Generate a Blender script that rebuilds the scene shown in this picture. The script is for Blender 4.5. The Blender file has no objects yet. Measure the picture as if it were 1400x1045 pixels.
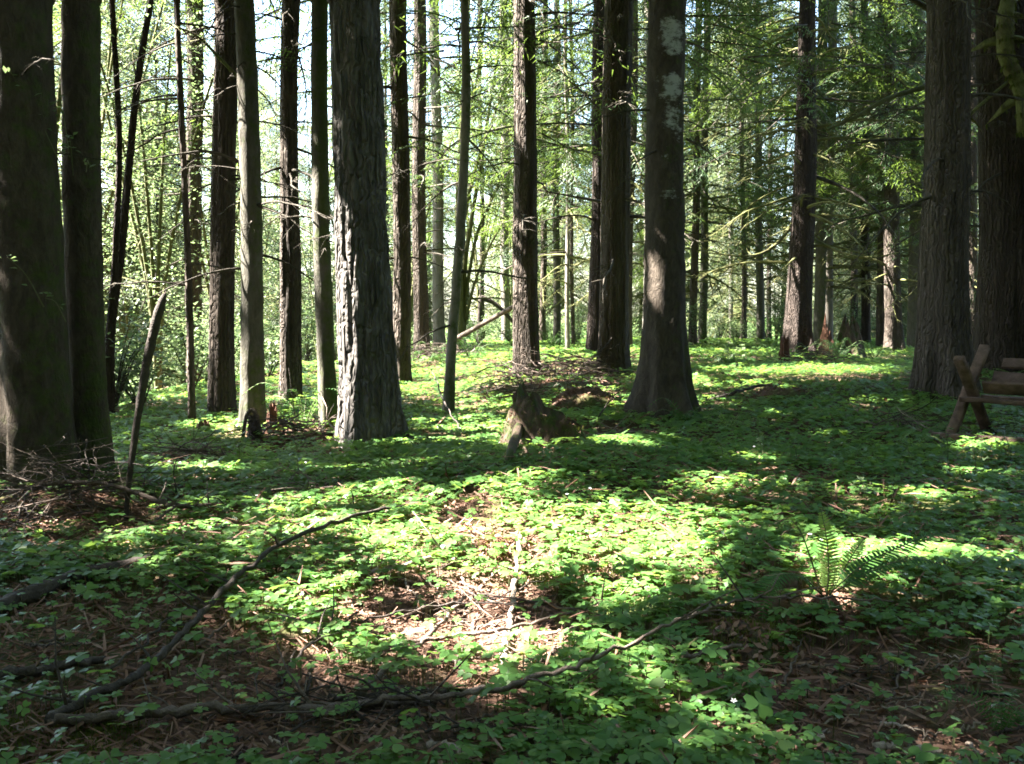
import bpy, math, random
import numpy as np
from mathutils import Vector, Matrix

R = math.radians
rng = np.random.default_rng(11)
random.seed(5)
scene = bpy.context.scene
col = scene.collection

# ------------------------------------------------------------------ terrain height (needed by the camera)
TAB = np.random.default_rng(3).random((256, 256))
def vnoise(u, v, pu=256, seed=0):
    u = np.asarray(u, float) + 0.0; v = np.asarray(v, float) + seed * 17.31
    iu = np.floor(u).astype(int); iv = np.floor(v).astype(int)
    fu = u - iu; fv = v - iv
    fu = fu * fu * (3 - 2 * fu); fv = fv * fv * (3 - 2 * fv)
    a = TAB[iu % pu % 256, iv % 256]; b = TAB[(iu + 1) % pu % 256, iv % 256]
    c = TAB[iu % pu % 256, (iv + 1) % 256]; d = TAB[(iu + 1) % pu % 256, (iv + 1) % 256]
    return (a * (1 - fu) + b * fu) * (1 - fv) + (c * (1 - fu) + d * fu) * fv

def sstep(a, b, x):
    t = np.clip((x - a) / (b - a), 0, 1); return t * t * (3 - 2 * t)

BUMPS = [  # x, y, radius, height
    (1.55, 5.25, 0.75, 0.15), (0.75, 8.1, 2.3, 0.24), (6.5, 15.5, 5.5, 0.40), (2.4, 24.0, 7.0, 0.35), (-0.1, 5.2, 0.8, -0.05), (-0.35, 4.7, 0.8, -0.04),
    (0.6, 11.8, 1.0, 0.08), (-3.6, 8.1, 1.1, 0.12), (1.35, 13.6, 1.1, 0.10), (-1.9, 11.6, 1.2, 0.10),
    (0.75, 15.4, 1.3, 0.22), (4.4, 16.2, 1.5, 0.08), (3.2, 11.2, 1.0, 0.09)]
def ground_z(x, y, fine=True):
    x = np.asarray(x, float); y = np.asarray(y, float)
    z = 0.16 * (vnoise(x * 0.16 + 40, y * 0.16 + 40) - 0.5) + 0.09 * (vnoise(x * 0.45 + 80, y * 0.45 + 80) - 0.5)
    for bx, by, br, bh in BUMPS:
        z = z + bh * np.exp(-((x - bx) ** 2 + (y - by) ** 2) / (br * br) * 1.4)
    xe = -5.6 + 0.11 * (y - 13.0)                       # the bank that falls away behind the left hand trees
    s = np.maximum(0, xe - x) * sstep(11.0, 17.0, y)
    z = z - 0.30 * s * sstep(0, 3, s) / (1 + s / 90)
    b = np.maximum(0, y - 43.0)
    z = z - 0.17 * b * sstep(0, 10, b) / (1 + b / 190)
    if fine:
        z = z + 0.035 * (vnoise(x * 2.3, y * 2.3, 256, 3) - 0.5) + 0.02 * (vnoise(x * 6, y * 6, 256, 5) - 0.5)
    return z

# ------------------------------------------------------------------ camera
PITCH = R(4.2); FPX = 1400.0
CAM = np.array([0.0, 0.0, 1.5 + float(ground_z(0, 0, False))])
cd = bpy.data.cameras.new('camera'); cam = bpy.data.objects.new('camera', cd); col.objects.link(cam)
cd.sensor_width = 36.0; cd.lens = 36.0; cd.clip_start = 0.05; cd.clip_end = 6000
cam.location = CAM; cam.rotation_euler = (R(90) - PITCH, 0, 0)
scene.camera = cam

# ------------------------------------------------------------------ sky, sun, exposure
SUN_EL = R(51); SUN_AZ = R(4.0)          # sun on the left hand side, a touch behind the scene
SUN = np.array([-math.cos(SUN_EL) * math.cos(SUN_AZ), math.cos(SUN_EL) * math.sin(SUN_AZ), math.sin(SUN_EL)])
w = bpy.data.worlds.new('World'); scene.world = w; w.use_nodes = True
nt = w.node_tree; nt.nodes.clear()
sky = nt.nodes.new('ShaderNodeTexSky'); sky.sky_type = 'NISHITA'; sky.sun_disc = False
sky.sun_elevation = SUN_EL; sky.sun_rotation = R(-90) + SUN_AZ
sky.air_density = 1.0; sky.dust_density = 1.0; sky.ozone_density = 1.0
bg = nt.nodes.new('ShaderNodeBackground'); bg.inputs['Strength'].default_value = 0.05
wo = nt.nodes.new('ShaderNodeOutputWorld')
nt.links.new(sky.outputs[0], bg.inputs['Color']); nt.links.new(bg.outputs[0], wo.inputs['Surface'])
sl = bpy.data.lights.new('sun', 'SUN'); sl.energy = 5.0; sl.angle = R(0.55); sl.color = (1.0, 0.94, 0.84)
so = bpy.data.objects.new('sun', sl); col.objects.link(so)
so.rotation_euler = Vector(SUN).to_track_quat('Z', 'Y').to_euler(); so.location = (-20, 0, 30)
vs = scene.view_settings
vs.view_transform = 'Standard'; vs.look = 'None'; vs.gamma = 1.0; vs.exposure = 4.55; vs.use_curve_mapping = False
scene.render.engine = 'CYCLES'
cy = scene.cycles
cy.use_denoising = True; cy.max_bounces = 6; cy.diffuse_bounces = 4; cy.glossy_bounces = 2
cy.transmission_bounces = 4; cy.transparent_max_bounces = 4; cy.sample_clamp_indirect = 6
cy.caustics_reflective = False; cy.caustics_refractive = False; cy.filter_width = 1.7

# ------------------------------------------------------------------ picture <-> place
def ray(px, py):
    a = (px - 700.0) / FPX; b = (522.5 - py) / FPX
    return np.array([a, math.cos(PITCH) + b * math.sin(PITCH), -math.sin(PITCH) + b * math.cos(PITCH)])
def at(px, py, Y):
    d = ray(px, py); return CAM + d * (Y / d[1])
def gp(px, py, lift=0.0):
    d = ray(px, py); t = 1.0; prev = 1.0
    while t < 220:
        p = CAM + d * t
        if p[2] < float(ground_z(p[0], p[1])) + lift:
            lo, hi = prev, t
            for _ in range(18):
                m = (lo + hi) / 2; p = CAM + d * m
                if p[2] < float(ground_z(p[0], p[1])) + lift: hi = m
                else: lo = m
            return CAM + d * hi
        prev = t; t *= 1.012
    return CAM + d * 60
def to_px(P):
    P = np.asarray(P, float) - CAM
    f = P[..., 1] * math.cos(PITCH) - P[..., 2] * math.sin(PITCH)
    u = P[..., 1] * math.sin(PITCH) + P[..., 2] * math.cos(PITCH)
    f = np.where(np.abs(f) < 1e-3, 1e-3, f)
    return 700 + FPX * P[..., 0] / f, 522.5 - FPX * u / f, f
def pxm(d): return d / FPX

# ------------------------------------------------------------------ mesh helper
class MB:
    def __init__(s): s.v = []; s.q = []; s.t = []; s.n = 0; s.qm = []; s.tm = []; s.at = {}
    def add(s, v, q=None, t=None, m=0):
        v = np.asarray(v, float).reshape(-1, 3)
        if q is not None and len(q):
            q = np.asarray(q, int).reshape(-1, 4) + s.n; s.q.append(q); s.qm.append(np.full(len(q), m))
        if t is not None and len(t):
            t = np.asarray(t, int).reshape(-1, 3) + s.n; s.t.append(t); s.tm.append(np.full(len(t), m))
        s.v.append(v); s.n += len(v)
    def many(s, v, q, t, M, T, m=0):
        """copies of one shape: M (k,3,3), T (k,3)"""
        v = np.asarray(v, float); k = len(T)
        if k == 0: return
        V = np.einsum('kij,nj->kni', M, v) + T[:, None, :]
        off = (np.arange(k) * len(v))[:, None, None]
        Q = None if q is None or not len(q) else (np.asarray(q, int)[None] + off).reshape(-1, 4)
        Tt = None if t is None or not len(t) else (np.asarray(t, int)[None] + off).reshape(-1, 3)
        s.add(V.reshape(-1, 3), Q, Tt, m)
    def data(s):
        v = np.concatenate(s.v); q = np.concatenate(s.q) if s.q else np.zeros((0, 4), int)
        t = np.concatenate(s.t) if s.t else np.zeros((0, 3), int)
        return v, q, t
    def mesh(s, name, mats, smooth=False):
        v, q, t = s.data()
        me = bpy.data.meshes.new(name)
        me.vertices.add(len(v)); me.vertices.foreach_set('co', v.astype(np.float32).ravel())
        nl = q.size + t.size; npoly = len(q) + len(t)
        me.loops.add(nl); me.loops.foreach_set('vertex_index', np.concatenate([q.ravel(), t.ravel()]).astype(np.int32))
        me.polygons.add(npoly)
        ls = np.concatenate([np.arange(len(q)) * 4, q.size + np.arange(len(t)) * 3]).astype(np.int32)
        me.polygons.foreach_set('loop_start', ls)
        mi = np.concatenate((s.qm if s.q else []) + (s.tm if s.t else [])).astype(np.int32)
        for m in (mats if isinstance(mats, (list, tuple)) else [mats]): me.materials.append(m)
        me.polygons.foreach_set('material_index', mi)
        if smooth: me.polygons.foreach_set('use_smooth', np.ones(npoly, bool))
        for k, a in s.at.items():
            A = me.attributes.new(k, 'FLOAT', 'POINT'); A.data.foreach_set('value', np.asarray(a, np.float32).ravel())
        me.update(calc_edges=True); me.validate(clean_customdata=False)
        return me
    def build(s, name, mats, parent=None, smooth=False, loc=None):
        return obj(name, s.mesh(name, mats, smooth), parent, loc)

def obj(name, me, parent=None, loc=None):
    o = bpy.data.objects.new(name, me); col.objects.link(o)
    if parent is not None: o.parent = parent
    if loc is not None: o.location = loc
    return o
def tag(o, label=None, cat=None, group=None, kind=None):
    if label: o['label'] = label
    if cat: o['category'] = cat
    if group: o['group'] = group
    if kind: o['kind'] = kind
    return o
def thing(name, label, cat, loc=(0, 0, 0), group=None):
    o = bpy.data.objects.new(name, None); col.objects.link(o); o.location = loc; o.empty_display_size = 0.2
    return tag(o, label, cat, group)

def frames(P):
    T = np.gradient(P, axis=0); T /= np.linalg.norm(T, axis=1)[:, None] + 1e-9
    up = np.array([0, 0, 1.0]) if abs(T[0, 2]) < 0.9 else np.array([0, 1.0, 0])
    N = np.zeros_like(P); n = np.cross(T[0], up); n /= np.linalg.norm(n)
    for i in range(len(P)):
        n = n - T[i] * np.dot(n, T[i]); n /= np.linalg.norm(n) + 1e-9; N[i] = n
    return T, N, np.cross(T, N)
def tube(P, r, sides=6, rough=0.0, seed=0):
    P = np.asarray(P, float); r = np.broadcast_to(np.asarray(r, float), (len(P),))
    T, N, B = frames(P); a = np.arange(sides) * 2 * math.pi / sides
    rr = r[:, None] * np.ones(sides)[None]
    if rough: rr = rr * (1 + rough * (np.random.default_rng(seed).random(rr.shape) - 0.5))
    V = P[:, None] + rr[..., None] * (np.cos(a)[None, :, None] * N[:, None] + np.sin(a)[None, :, None] * B[:, None])
    n = len(P); i = np.arange(n - 1)[:, None] * sides; j = np.arange(sides)[None]; j2 = (j + 1) % sides
    q = np.stack([i + j, i + j2, i + sides + j2, i + sides + j], -1).reshape(-1, 4)
    V = V.reshape(-1, 3); c0 = len(V)
    V = np.vstack([V, P[0] - T[0] * r[0] * .2, P[-1] + T[-1] * r[-1] * .2])
    j = np.arange(sides); j2 = (j + 1) % sides
    t = np.vstack([np.stack([np.full(sides, c0), j2, j], -1), np.stack([np.full(sides, c0 + 1), (n - 1) * sides + j, (n - 1) * sides + j2], -1)])
    return V, q, t
def smooth_path(P, n):
    P = np.asarray(P, float)
    if len(P) < 3:
        s = np.linspace(0, 1, n)[:, None]; return P[0] * (1 - s) + P[-1] * s
    Q = np.vstack([2 * P[0] - P[1], P, 2 * P[-1] - P[-2]]); out = []
    u = np.linspace(0, len(P) - 1, n)
    for x in u:
        i = min(int(x), len(P) - 2); t = x - i
        a, b, c, d = Q[i], Q[i + 1], Q[i + 2], Q[i + 3]
        out.append(0.5 * (2 * b + (c - a) * t + (2 * a - 5 * b + 4 * c - d) * t * t + (3 * b - a - 3 * c + d) * t ** 3))
    return np.array(out)
def rotz(a):
    c, s = np.cos(a), np.sin(a); o = np.zeros_like(c); l = np.ones_like(c)
    return np.stack([np.stack([c, -s, o], -1), np.stack([s, c, o], -1), np.stack([o, o, l], -1)], -2)
def roty(a):
    c, s = np.cos(a), np.sin(a); o = np.zeros_like(c); l = np.ones_like(c)
    return np.stack([np.stack([c, o, s], -1), np.stack([o, l, o], -1), np.stack([-s, o, c], -1)], -2)
def rotx(a):
    c, s = np.cos(a), np.sin(a); o = np.zeros_like(c); l = np.ones_like(c)
    return np.stack([np.stack([l, o, o], -1), np.stack([o, c, -s], -1), np.stack([o, s, c], -1)], -2)

# ------------------------------------------------------------------ materials
class NB:
    def __init__(s, name):
        s.m = bpy.data.materials.new(name); s.m.use_nodes = True; s.t = s.m.node_tree; s.t.nodes.clear()
        s.out = s.n('ShaderNodeOutputMaterial')
    def n(s, k, **kw):
        x = s.t.nodes.new(k)
        for a, b in kw.items(): setattr(x, a, b)
        return x
    def l(s, a, b): s.t.links.new(a, b)
    def coord(s, scale=(1, 1, 1), out='Object'):
        tc = s.n('ShaderNodeTexCoord'); mp = s.n('ShaderNodeMapping'); mp.inputs['Scale'].default_value = scale
        s.l(tc.outputs[out], mp.inputs['Vector']); return mp.outputs[0]
    def noise(s, vec, sc, det=4, rough=.55, dist=0):
        x = s.n('ShaderNodeTexNoise'); x.inputs['Scale'].default_value = sc; x.inputs['Detail'].default_value = det
        x.inputs['Roughness'].default_value = rough; x.inputs['Distortion'].default_value = dist
        s.l(vec, x.inputs['Vector']); return x.outputs['Fac']
    def ramp(s, fac, stops):
        x = s.n('ShaderNodeValToRGB'); e = x.color_ramp.elements
        while len(e) < len(stops): e.new(0.5)
        for k, (p, c) in zip(e, stops): k.position = p; k.color = (*c, 1) if len(c) == 3 else c
        s.l(fac, x.inputs['Fac']); return x.outputs['Color']
    def mix(s, f, a, b, mode='MIX'):
        x = s.n('ShaderNodeMix', data_type='RGBA', blend_type=mode)
        for v, i in ((f, x.inputs[0]), (a, x.inputs[6]), (b, x.inputs[7])):
            if isinstance(v, (int, float)): i.default_value = v
            elif isinstance(v, tuple): i.default_value = (*v, 1)
            else: s.l(v, i)
        return x.outputs[2]
    def math(s, op, a, b):
        x = s.n('ShaderNodeMath', operation=op)
        for v, i in ((a, x.inputs[0]), (b, x.inputs[1])):
            if isinstance(v, (int, float)): i.default_value = v
            else: s.l(v, i)
        return x.outputs[0]
    def attr(s, k): x = s.n('ShaderNodeAttribute', attribute_name=k); return x.outputs['Fac']
    def bump(s, h, st, dist):
        x = s.n('ShaderNodeBump'); x.inputs['Strength'].default_value = st; x.inputs['Distance'].default_value = dist
        s.l(h, x.inputs['Height']); return x.outputs[0]
    def pbr(s, c, rough=.9, normal=None, spec=.25):
        x = s.n('ShaderNodeBsdfPrincipled')
        if isinstance(c, tuple): x.inputs['Base Color'].default_value = (*c, 1)
        else: s.l(c, x.inputs['Base Color'])
        x.inputs['Roughness'].default_value = rough; x.inputs['Specular IOR Level'].default_value = spec
        if normal is not None: s.l(normal, x.inputs['Normal'])
        return x.outputs[0]
    def done(s, sh): s.l(sh, s.out.inputs['Surface']); return s.m

def bark(name, dark, light, moss=(0.05, 0.068, 0.018), sc=9, stretch=.12, bstr=1.0, bdist=.03, lichen=(0.48, 0.49, 0.47), plates=0.0, pst=.13):
    b = NB(name); v = b.coord((1, 1, stretch)); vi = b.coord()
    f = b.noise(v, sc, 6, .66, .6); g = b.noise(vi, 1.3, 3); h = b.noise(v, sc * 4.5, 4, .65)
    hgt = b.math('ADD', f, b.math('MULTIPLY', h, .45))
    if plates:                                    # long broken plates between furrows
        wv = b.n('ShaderNodeVectorMath', operation='ADD'); b.l(b.coord((1, 1, pst)), wv.inputs[0])
        nz = b.n('ShaderNodeTexNoise'); nz.inputs['Scale'].default_value = 5; b.l(vi, nz.inputs['Vector'])
        sm = b.n('ShaderNodeVectorMath', operation='SCALE'); sm.inputs['Scale'].default_value = .10; b.l(nz.outputs['Color'], sm.inputs[0]); b.l(sm.outputs[0], wv.inputs[1])
        vo = b.n('ShaderNodeTexVoronoi', feature='DISTANCE_TO_EDGE'); vo.inputs['Scale'].default_value = plates; b.l(wv.outputs[0], vo.inputs['Vector'])
        pe = b.n('ShaderNodeMapRange'); pe.clamp = True; b.l(vo.outputs['Distance'], pe.inputs[0]); pe.inputs[2].default_value = .28
        hgt = b.math('ADD', b.math('MULTIPLY', hgt, .55), pe.outputs[0])
    c = b.ramp(f, [(.30, dark), (.5, tuple((a * 1.2 + c) / 2.2 for a, c in zip(dark, light))), (.70, light)])
    c = b.mix(b.math('MULTIPLY', h, .6), c, tuple(x * .5 for x in dark))
    c = b.mix(b.math('MULTIPLY', g, .3), c, tuple(x * 1.2 for x in light))
    mn = b.noise(vi, 7, 6, .7)
    mf = b.n('ShaderNodeMapRange'); mf.clamp = True
    b.l(b.math('ADD', b.attr('moss'), b.math('MULTIPLY', b.math('SUBTRACT', mn, .5), 1.6)), mf.inputs[0])
    mf.inputs[1].default_value = .38; mf.inputs[2].default_value = .66
    mc = b.mix(b.noise(vi, 30, 3), tuple(x * .5 for x in moss), tuple(x * 1.7 for x in moss))
    c = b.mix(b.math('MULTIPLY', mf.outputs[0], .85), c, mc)
    lf = b.n('ShaderNodeMapRange'); lf.clamp = True
    b.l(b.math('ADD', b.attr('lichen'), b.math('MULTIPLY', b.math('SUBTRACT', b.noise(b.coord((1, 1, 1.8)), 9, 6, .75), .5), 1.9)), lf.inputs[0])
    lf.inputs[1].default_value = .5; lf.inputs[2].default_value = .8
    c = b.mix(b.math('MULTIPLY', lf.outputs[0], .85), c, lichen)
    return b.done(b.pbr(c, .92, b.bump(hgt, bstr, bdist), .15))

def leaf(name, cols, trans, tf=.45, rough=.45, spec=.35):
    b = NB(name); g = b.n('ShaderNodeNewGeometry'); rnd = g.outputs['Random Per Island']
    k = len(cols)
    c = b.ramp(rnd, [(i / max(1, k - 1), cc) for i, cc in enumerate(cols)])
    big = b.noise(b.coord(), .9, 2)
    c = b.mix(b.math('MULTIPLY', big, .35), c, tuple(x * .75 for x in cols[0]))
    p = b.pbr(c, rough, None, spec)
    t = b.n('ShaderNodeBsdfTranslucent')
    tc = b.mix(rnd, trans, tuple(x * .75 for x in trans)); b.l(tc, t.inputs['Color'])
    mx = b.n('ShaderNodeMixShader'); mx.inputs[0].default_value = tf
    b.l(p, mx.inputs[1]); b.l(t.outputs[0], mx.inputs[2])
    return b.done(mx.outputs[0])

def wood(name, dark, light, sc=14, stretch=(1, 1, 1), moss=0.0, mosscol=(.08, .1, .025), rough=.85):
    b = NB(name); v = b.coord(stretch); vi = b.coord()
    oi = b.n('ShaderNodeObjectInfo')
    f = b.noise(v, sc, 5, .6, .3); h = b.noise(v, sc * 5, 3)
    c = b.ramp(f, [(.3, dark), (.72, light)])
    c = b.mix(b.math('MULTIPLY', oi.outputs['Random'], .5), c, tuple(x * .6 for x in dark))
    if moss:
        mf = b.n('ShaderNodeMapRange'); mf.clamp = True
        b.l(b.noise(vi, 5, 5, .65), mf.inputs[0]); mf.inputs[1].default_value = .62 - .3 * moss; mf.inputs[2].default_value = .74 - .3 * moss
        c = b.mix(mf.outputs[0], c, b.mix(b.noise(vi, 40, 3), tuple(x * .6 for x in mosscol), tuple(x * 1.6 for x in mosscol)))
    return b.done(b.pbr(c, rough, b.bump(b.math('ADD', f, b.math('MULTIPLY', h, .5)), .9, .02), .2))

M = {}
M['fir'] = bark('furrowed_bark', (.036, .031, .029), (.19, .175, .162), sc=11, stretch=.2, bstr=1.0, bdist=.06, plates=15)
M['fir2'] = bark('brown_bark', (.032, .025, .020), (.13, .105, .088), sc=12, stretch=.16, bdist=.04, plates=15)
M['cedar'] = bark('red_fibrous_bark', (.026, .020, .017), (.15, .122, .102), sc=15, stretch=.07, bdist=.05, plates=20, pst=.045)
M['red'] = bark('dark_red_bark', (.016, .012, .011), (.078, .060, .051), sc=15, stretch=.07, bdist=.05, plates=20, pst=.05)
M['smooth'] = bark('grey_bark', (.042, .038, .030), (.14, .13, .108), sc=14, stretch=.35, bstr=.8, bdist=.025)
M['alder'] = bark('scaly_bark', (.026, .020, .016), (.115, .093, .074), sc=13, stretch=.4, bstr=1.0, bdist=.07)
M['pale'] = bark('pale_bark', (.10, .088, .073), (.27, .245, .215), sc=12, stretch=.2, bstr=.8)
M['mossbark'] = bark('moss_clad_bark', (.07, .06, .04), (.17, .15, .10), moss=(.08, .085, .034), sc=9, stretch=.3)
M['limb_dark'] = wood('dead_limb_wood', (.035, .03, .024), (.11, .095, .075), 12)
M['limb_moss'] = wood('mossy_limb_wood', (.06, .055, .03), (.15, .14, .06), 12, moss=.75, mosscol=(.095, .10, .036))
M['stick'] = wood('fallen_stick_bark', (.055, .042, .035), (.19, .145, .12), 16)
M['stick_dark'] = wood('dark_stick_bark', (.03, .024, .021), (.10, .08, .07), 14)
M['stick_pale'] = wood('bleached_stick', (.16, .125, .10), (.38, .31, .26), 18)
M['rot'] = wood('rotten_wood', (.055, .024, .017), (.19, .095, .06), 14)
M['stump'] = wood('mossy_stump_wood', (.034, .023, .017), (.125, .086, .062), 16, (1, 1, .2), .42, (.032, .046, .012))
M['plank'] = wood('weathered_plank', (.055, .034, .026), (.18, .118, .092), 10, (1, 1, 1))
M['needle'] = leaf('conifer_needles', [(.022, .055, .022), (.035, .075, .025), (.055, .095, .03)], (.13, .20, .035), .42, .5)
M['needle_far'] = leaf('sun_tinted_needles', [(.05, .075, .045), (.075, .10, .06), (.11, .13, .075)], (.21, .26, .11), .48, .5)  # lighter than the near needles; background sunlight is put into the colour
M['maple'] = leaf('maple_leaves', [(.055, .095, .042), (.085, .13, .058), (.12, .155, .08)], (.18, .26, .10), .44, .45)
M['sorrel'] = leaf('wood_sorrel_leaves', [(.045, .115, .03), (.06, .15, .035), (.085, .18, .045), (.12, .2, .05)], (.26, .42, .07), .42, .45, .35)
M['fern'] = leaf('sword_fern_green', [(.025, .075, .02), (.04, .10, .028)], (.10, .22, .04), .35, .6, .15)
M['fern_young'] = leaf('young_fern_green', [(.13, .22, .05), (.17, .26, .07)], (.35, .48, .10), .45, .5)
M['litter'] = leaf('leaf_litter', [(.10, .05, .035), (.19, .105, .075), (.30, .19, .145), (.13, .075, .055), (.23, .13, .09)], (.2, .09, .05), .12, .8, .15)
M['mosstuft'] = leaf('moss_fronds', [(.04, .06, .012), (.07, .09, .018), (.11, .12, .028)], (.15, .17, .03), .3, .7, .1)
M['petal'] = leaf('white_petals', [(.75, .74, .74), (.8, .78, .79)], (.8, .8, .8), .3, .5)
M['stem'] = NB('leaf_stem'); M['stem'] = M['stem'].done(M['stem'].pbr((.09, .10, .045), .6))

def floor_mat():
    b = NB('forest_floor_soil'); v = b.coord()
    n1 = b.noise(v, .55, 4); n2 = b.noise(v, 9, 7, .7, .4); n3 = b.noise(v, 45, 5, .7)
    c = b.ramp(n2, [(.25, (.035, .022, .016)), (.45, (.085, .052, .038)), (.6, (.15, .092, .068)), (.8, (.24, .155, .118))])
    c = b.mix(b.math('MULTIPLY', n3, .55), c, (.05, .03, .022))
    mf = b.n('ShaderNodeMapRange'); mf.clamp = True
    b.l(b.math('ADD', n1, b.math('MULTIPLY', b.math('SUBTRACT', n2, .5), .5)), mf.inputs[0])
    mf.inputs[1].default_value = .50; mf.inputs[2].default_value = .64
    c = b.mix(b.math('MULTIPLY', mf.outputs[0], .8), c, b.mix(n3, (.03, .05, .012), (.085, .12, .028)))
    far = b.n('ShaderNodeSeparateXYZ'); b.l(v, far.inputs[0])
    ff = b.n('ShaderNodeMapRange'); ff.clamp = True; b.l(far.outputs['Y'], ff.inputs[0])
    ff.inputs[1].default_value = 24; ff.inputs[2].default_value = 45
    c = b.mix(ff.outputs[0], c, b.mix(n2, (.035, .075, .02), (.09, .16, .035)))
    return b.done(b.pbr(c, .95, b.bump(b.math('ADD', n2, b.math('MULTIPLY', n3, .6)), .9, .03), .1))
M['floor'] = floor_mat()

# ------------------------------------------------------------------ ground sheet
def graded(lo, a, b, hi, step, nout):
    mid = np.arange(a, b, step)
    o1 = a - (a - lo) * (np.linspace(1, 0, nout + 1)[:-1] ** 2.6)
    o2 = b + (hi - b) * (np.linspace(0, 1, nout + 1) ** 2.6)
    return np.concatenate([o1, mid, o2])
gx = graded(-2500, -13, 13, 2500, .14, 46); gy = graded(-600, 2.2, 24, 3200, .14, 60)
X, Y = np.meshgrid(gx, gy); Z = ground_z(X, Y)
nx, ny = len(gx), len(gy)
i = np.arange(ny - 1)[:, None] * nx; j = np.arange(nx - 1)[None]
gb = MB(); gb.add(np.stack([X, Y, Z], -1).reshape(-1, 3), np.stack([i + j, i + j + 1, i + nx + j + 1, i + nx + j], -1).reshape(-1, 4))
tag(gb.build('ground', M['floor'], smooth=True), kind='structure')

# ------------------------------------------------------------------ sun patches chosen for the floor; crown foliage is cut away above them
LIT = [  # px, py, rx, ry, openness : chosen sun patches, the crowns are cut open to light them
    (805, 724, 140, 42, 1.0), (705, 745, 65, 34, 1.0), (735, 698, 50, 18, 0.90), (925, 698, 60, 20, 0.67), (935, 745, 80, 26, 0.75), (510, 715, 110, 18, 0.57), (560, 750, 80, 18, 0.53), (600, 832, 110, 24, 0.90),
    (690, 858, 75, 32, 0.90), (650, 790, 60, 24, 0.75), (1135, 765, 55, 46, 1.00), (1010, 805, 70, 22, 0.67), (850, 795, 70, 18, 0.70), (1340, 742, 80, 18, 0.53), (1230, 745, 60, 16, 0.53), (1345, 650, 75, 15, 0.95), (1290, 668, 60, 8, 0.50),
    (1025, 622, 50, 8, 0.80), (940, 650, 60, 8, 0.33), (1230, 650, 40, 7, 0.50), (660, 580, 70, 12, 1.00), (650, 548, 60, 12, 0.95), (640, 512, 70, 12, 0.70), (600, 530, 50, 8, 0.60), (700, 602, 40, 6, 0.50),
    (800, 528, 45, 9, 0.95), (845, 598, 45, 6, 0.80), (1130, 504, 110, 7, 0.40), (965, 545, 60, 6, 0.80), (1000, 504, 50, 6, 0.40), (860, 542, 40, 7, 0.95), (1000, 525, 90, 6, 0.60), (920, 515, 60, 6, 0.60),
    (300, 578, 50, 10, 0.95), (260, 634, 50, 6, 0.70), (470, 643, 70, 6, 0.75), (420, 650, 50, 5, 0.60), (405, 683, 55, 9, 0.80), (330, 640, 40, 5, 0.50), (390, 575, 50, 8, 0.70),
    (200, 762, 60, 7, 0.28), (25, 862, 35, 9, 0.60), (65, 908, 35, 7, 0.50), (900, 1010, 110, 22, 0.26), (1090, 1030, 60, 14, 0.30), (1250, 1028, 90, 14, 0.36),
    (420, 1005, 36, 12, 0.40), (1200, 545, 70, 5, 0.50), (780, 490, 120, 6, 0.30), (1330, 604, 60, 8, 0.90), (1075, 845, 40, 14, 0.67), (1080, 655, 70, 6, 0.40),
    (960, 474, 300, 6, 0.10), (1050, 560, 50, 5, 0.60), (1150, 590, 60, 6, 0.33), (620, 900, 50, 12, 0.30), (760, 640, 60, 5, 0.40)]
LITA = np.array(LIT)
def floor_hit(P):
    G = P - SUN * (P[..., 2] / SUN[2])[..., None]
    for _ in range(2):
        zg = ground_z(G[..., 0], G[..., 1], False) + .11
        G = P - SUN * ((P[..., 2] - zg) / SUN[2])[..., None]
    return G
def openness(P):
    G = floor_hit(P); px, py, f = to_px(G)
    r = np.sqrt(((px[..., None] - LITA[:, 0]) / LITA[:, 2]) ** 2 + ((py[..., None] - LITA[:, 1]) / LITA[:, 3]) ** 2)
    o = (LITA[:, 4] * np.clip((1.12 - r) / .2, 0, 1)).max(-1)
    o = np.where(f > 1, o, 0)
    o = 1 - (1 - o) ** 3
    far = (G[..., 1] > 48) | ((G[..., 0] < -7) & (G[..., 1] > 17)) | (G[..., 0] > 24)
    return np.where(far, .85, o)
LITRAYS = []   # trunk points chosen to be sunlit; foliage between them and the sun is removed

# ------------------------------------------------------------------ shapes for foliage
def bough_fine(seed, L=1.5, wide=.5, nt=14, nb=9):
    r = np.random.default_rng(seed); v = []; t = []
    def axis(s): return np.array([L * s, 0.06 * L * math.sin(s * 3 + seed), -.22 * L * s * s])
    for k in range(nt):
        s = (k + .6) / nt; p = axis(s)
        for sd in (-1, 1):
            l = wide * (1 - s) ** .7 * r.uniform(.7, 1.15) + .10; a = R(r.uniform(48, 68)) * sd
            d = np.array([math.cos(a), math.sin(a), -.25 * r.uniform(.3, 1.5)]); sidev = np.array([-math.sin(a), math.cos(a), 0])
            m = max(2, int(nb * l / wide + .5))
            for q in range(m):
                u = (q + r.uniform(.1, .5)) / m; b0 = p + d * l * u + np.array([0, 0, -.12 * l * u * u])
                s2 = 1 if q % 2 else -1
                tip = b0 + (d * .75 + sidev * s2 * .55 + np.array([0, 0, r.uniform(-.5, .15)])) * r.uniform(.08, .15)
                wv = (d * .5 - sidev * s2 * .6) * r.uniform(.010, .017) + np.array([0, 0, r.uniform(-.006, .006)])
                n = len(v); v += [b0 - wv, b0 + wv, tip]; t.append((n, n + 1, n + 2))
    w0 = len(v); P = np.array([axis(s) for s in np.linspace(0, 1, 5)])
    tv, tq, tt = tube(P, np.linspace(.012, .004, 5) * L, 3)
    return np.array(v), np.array(t), tv, tq, tt
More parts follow.
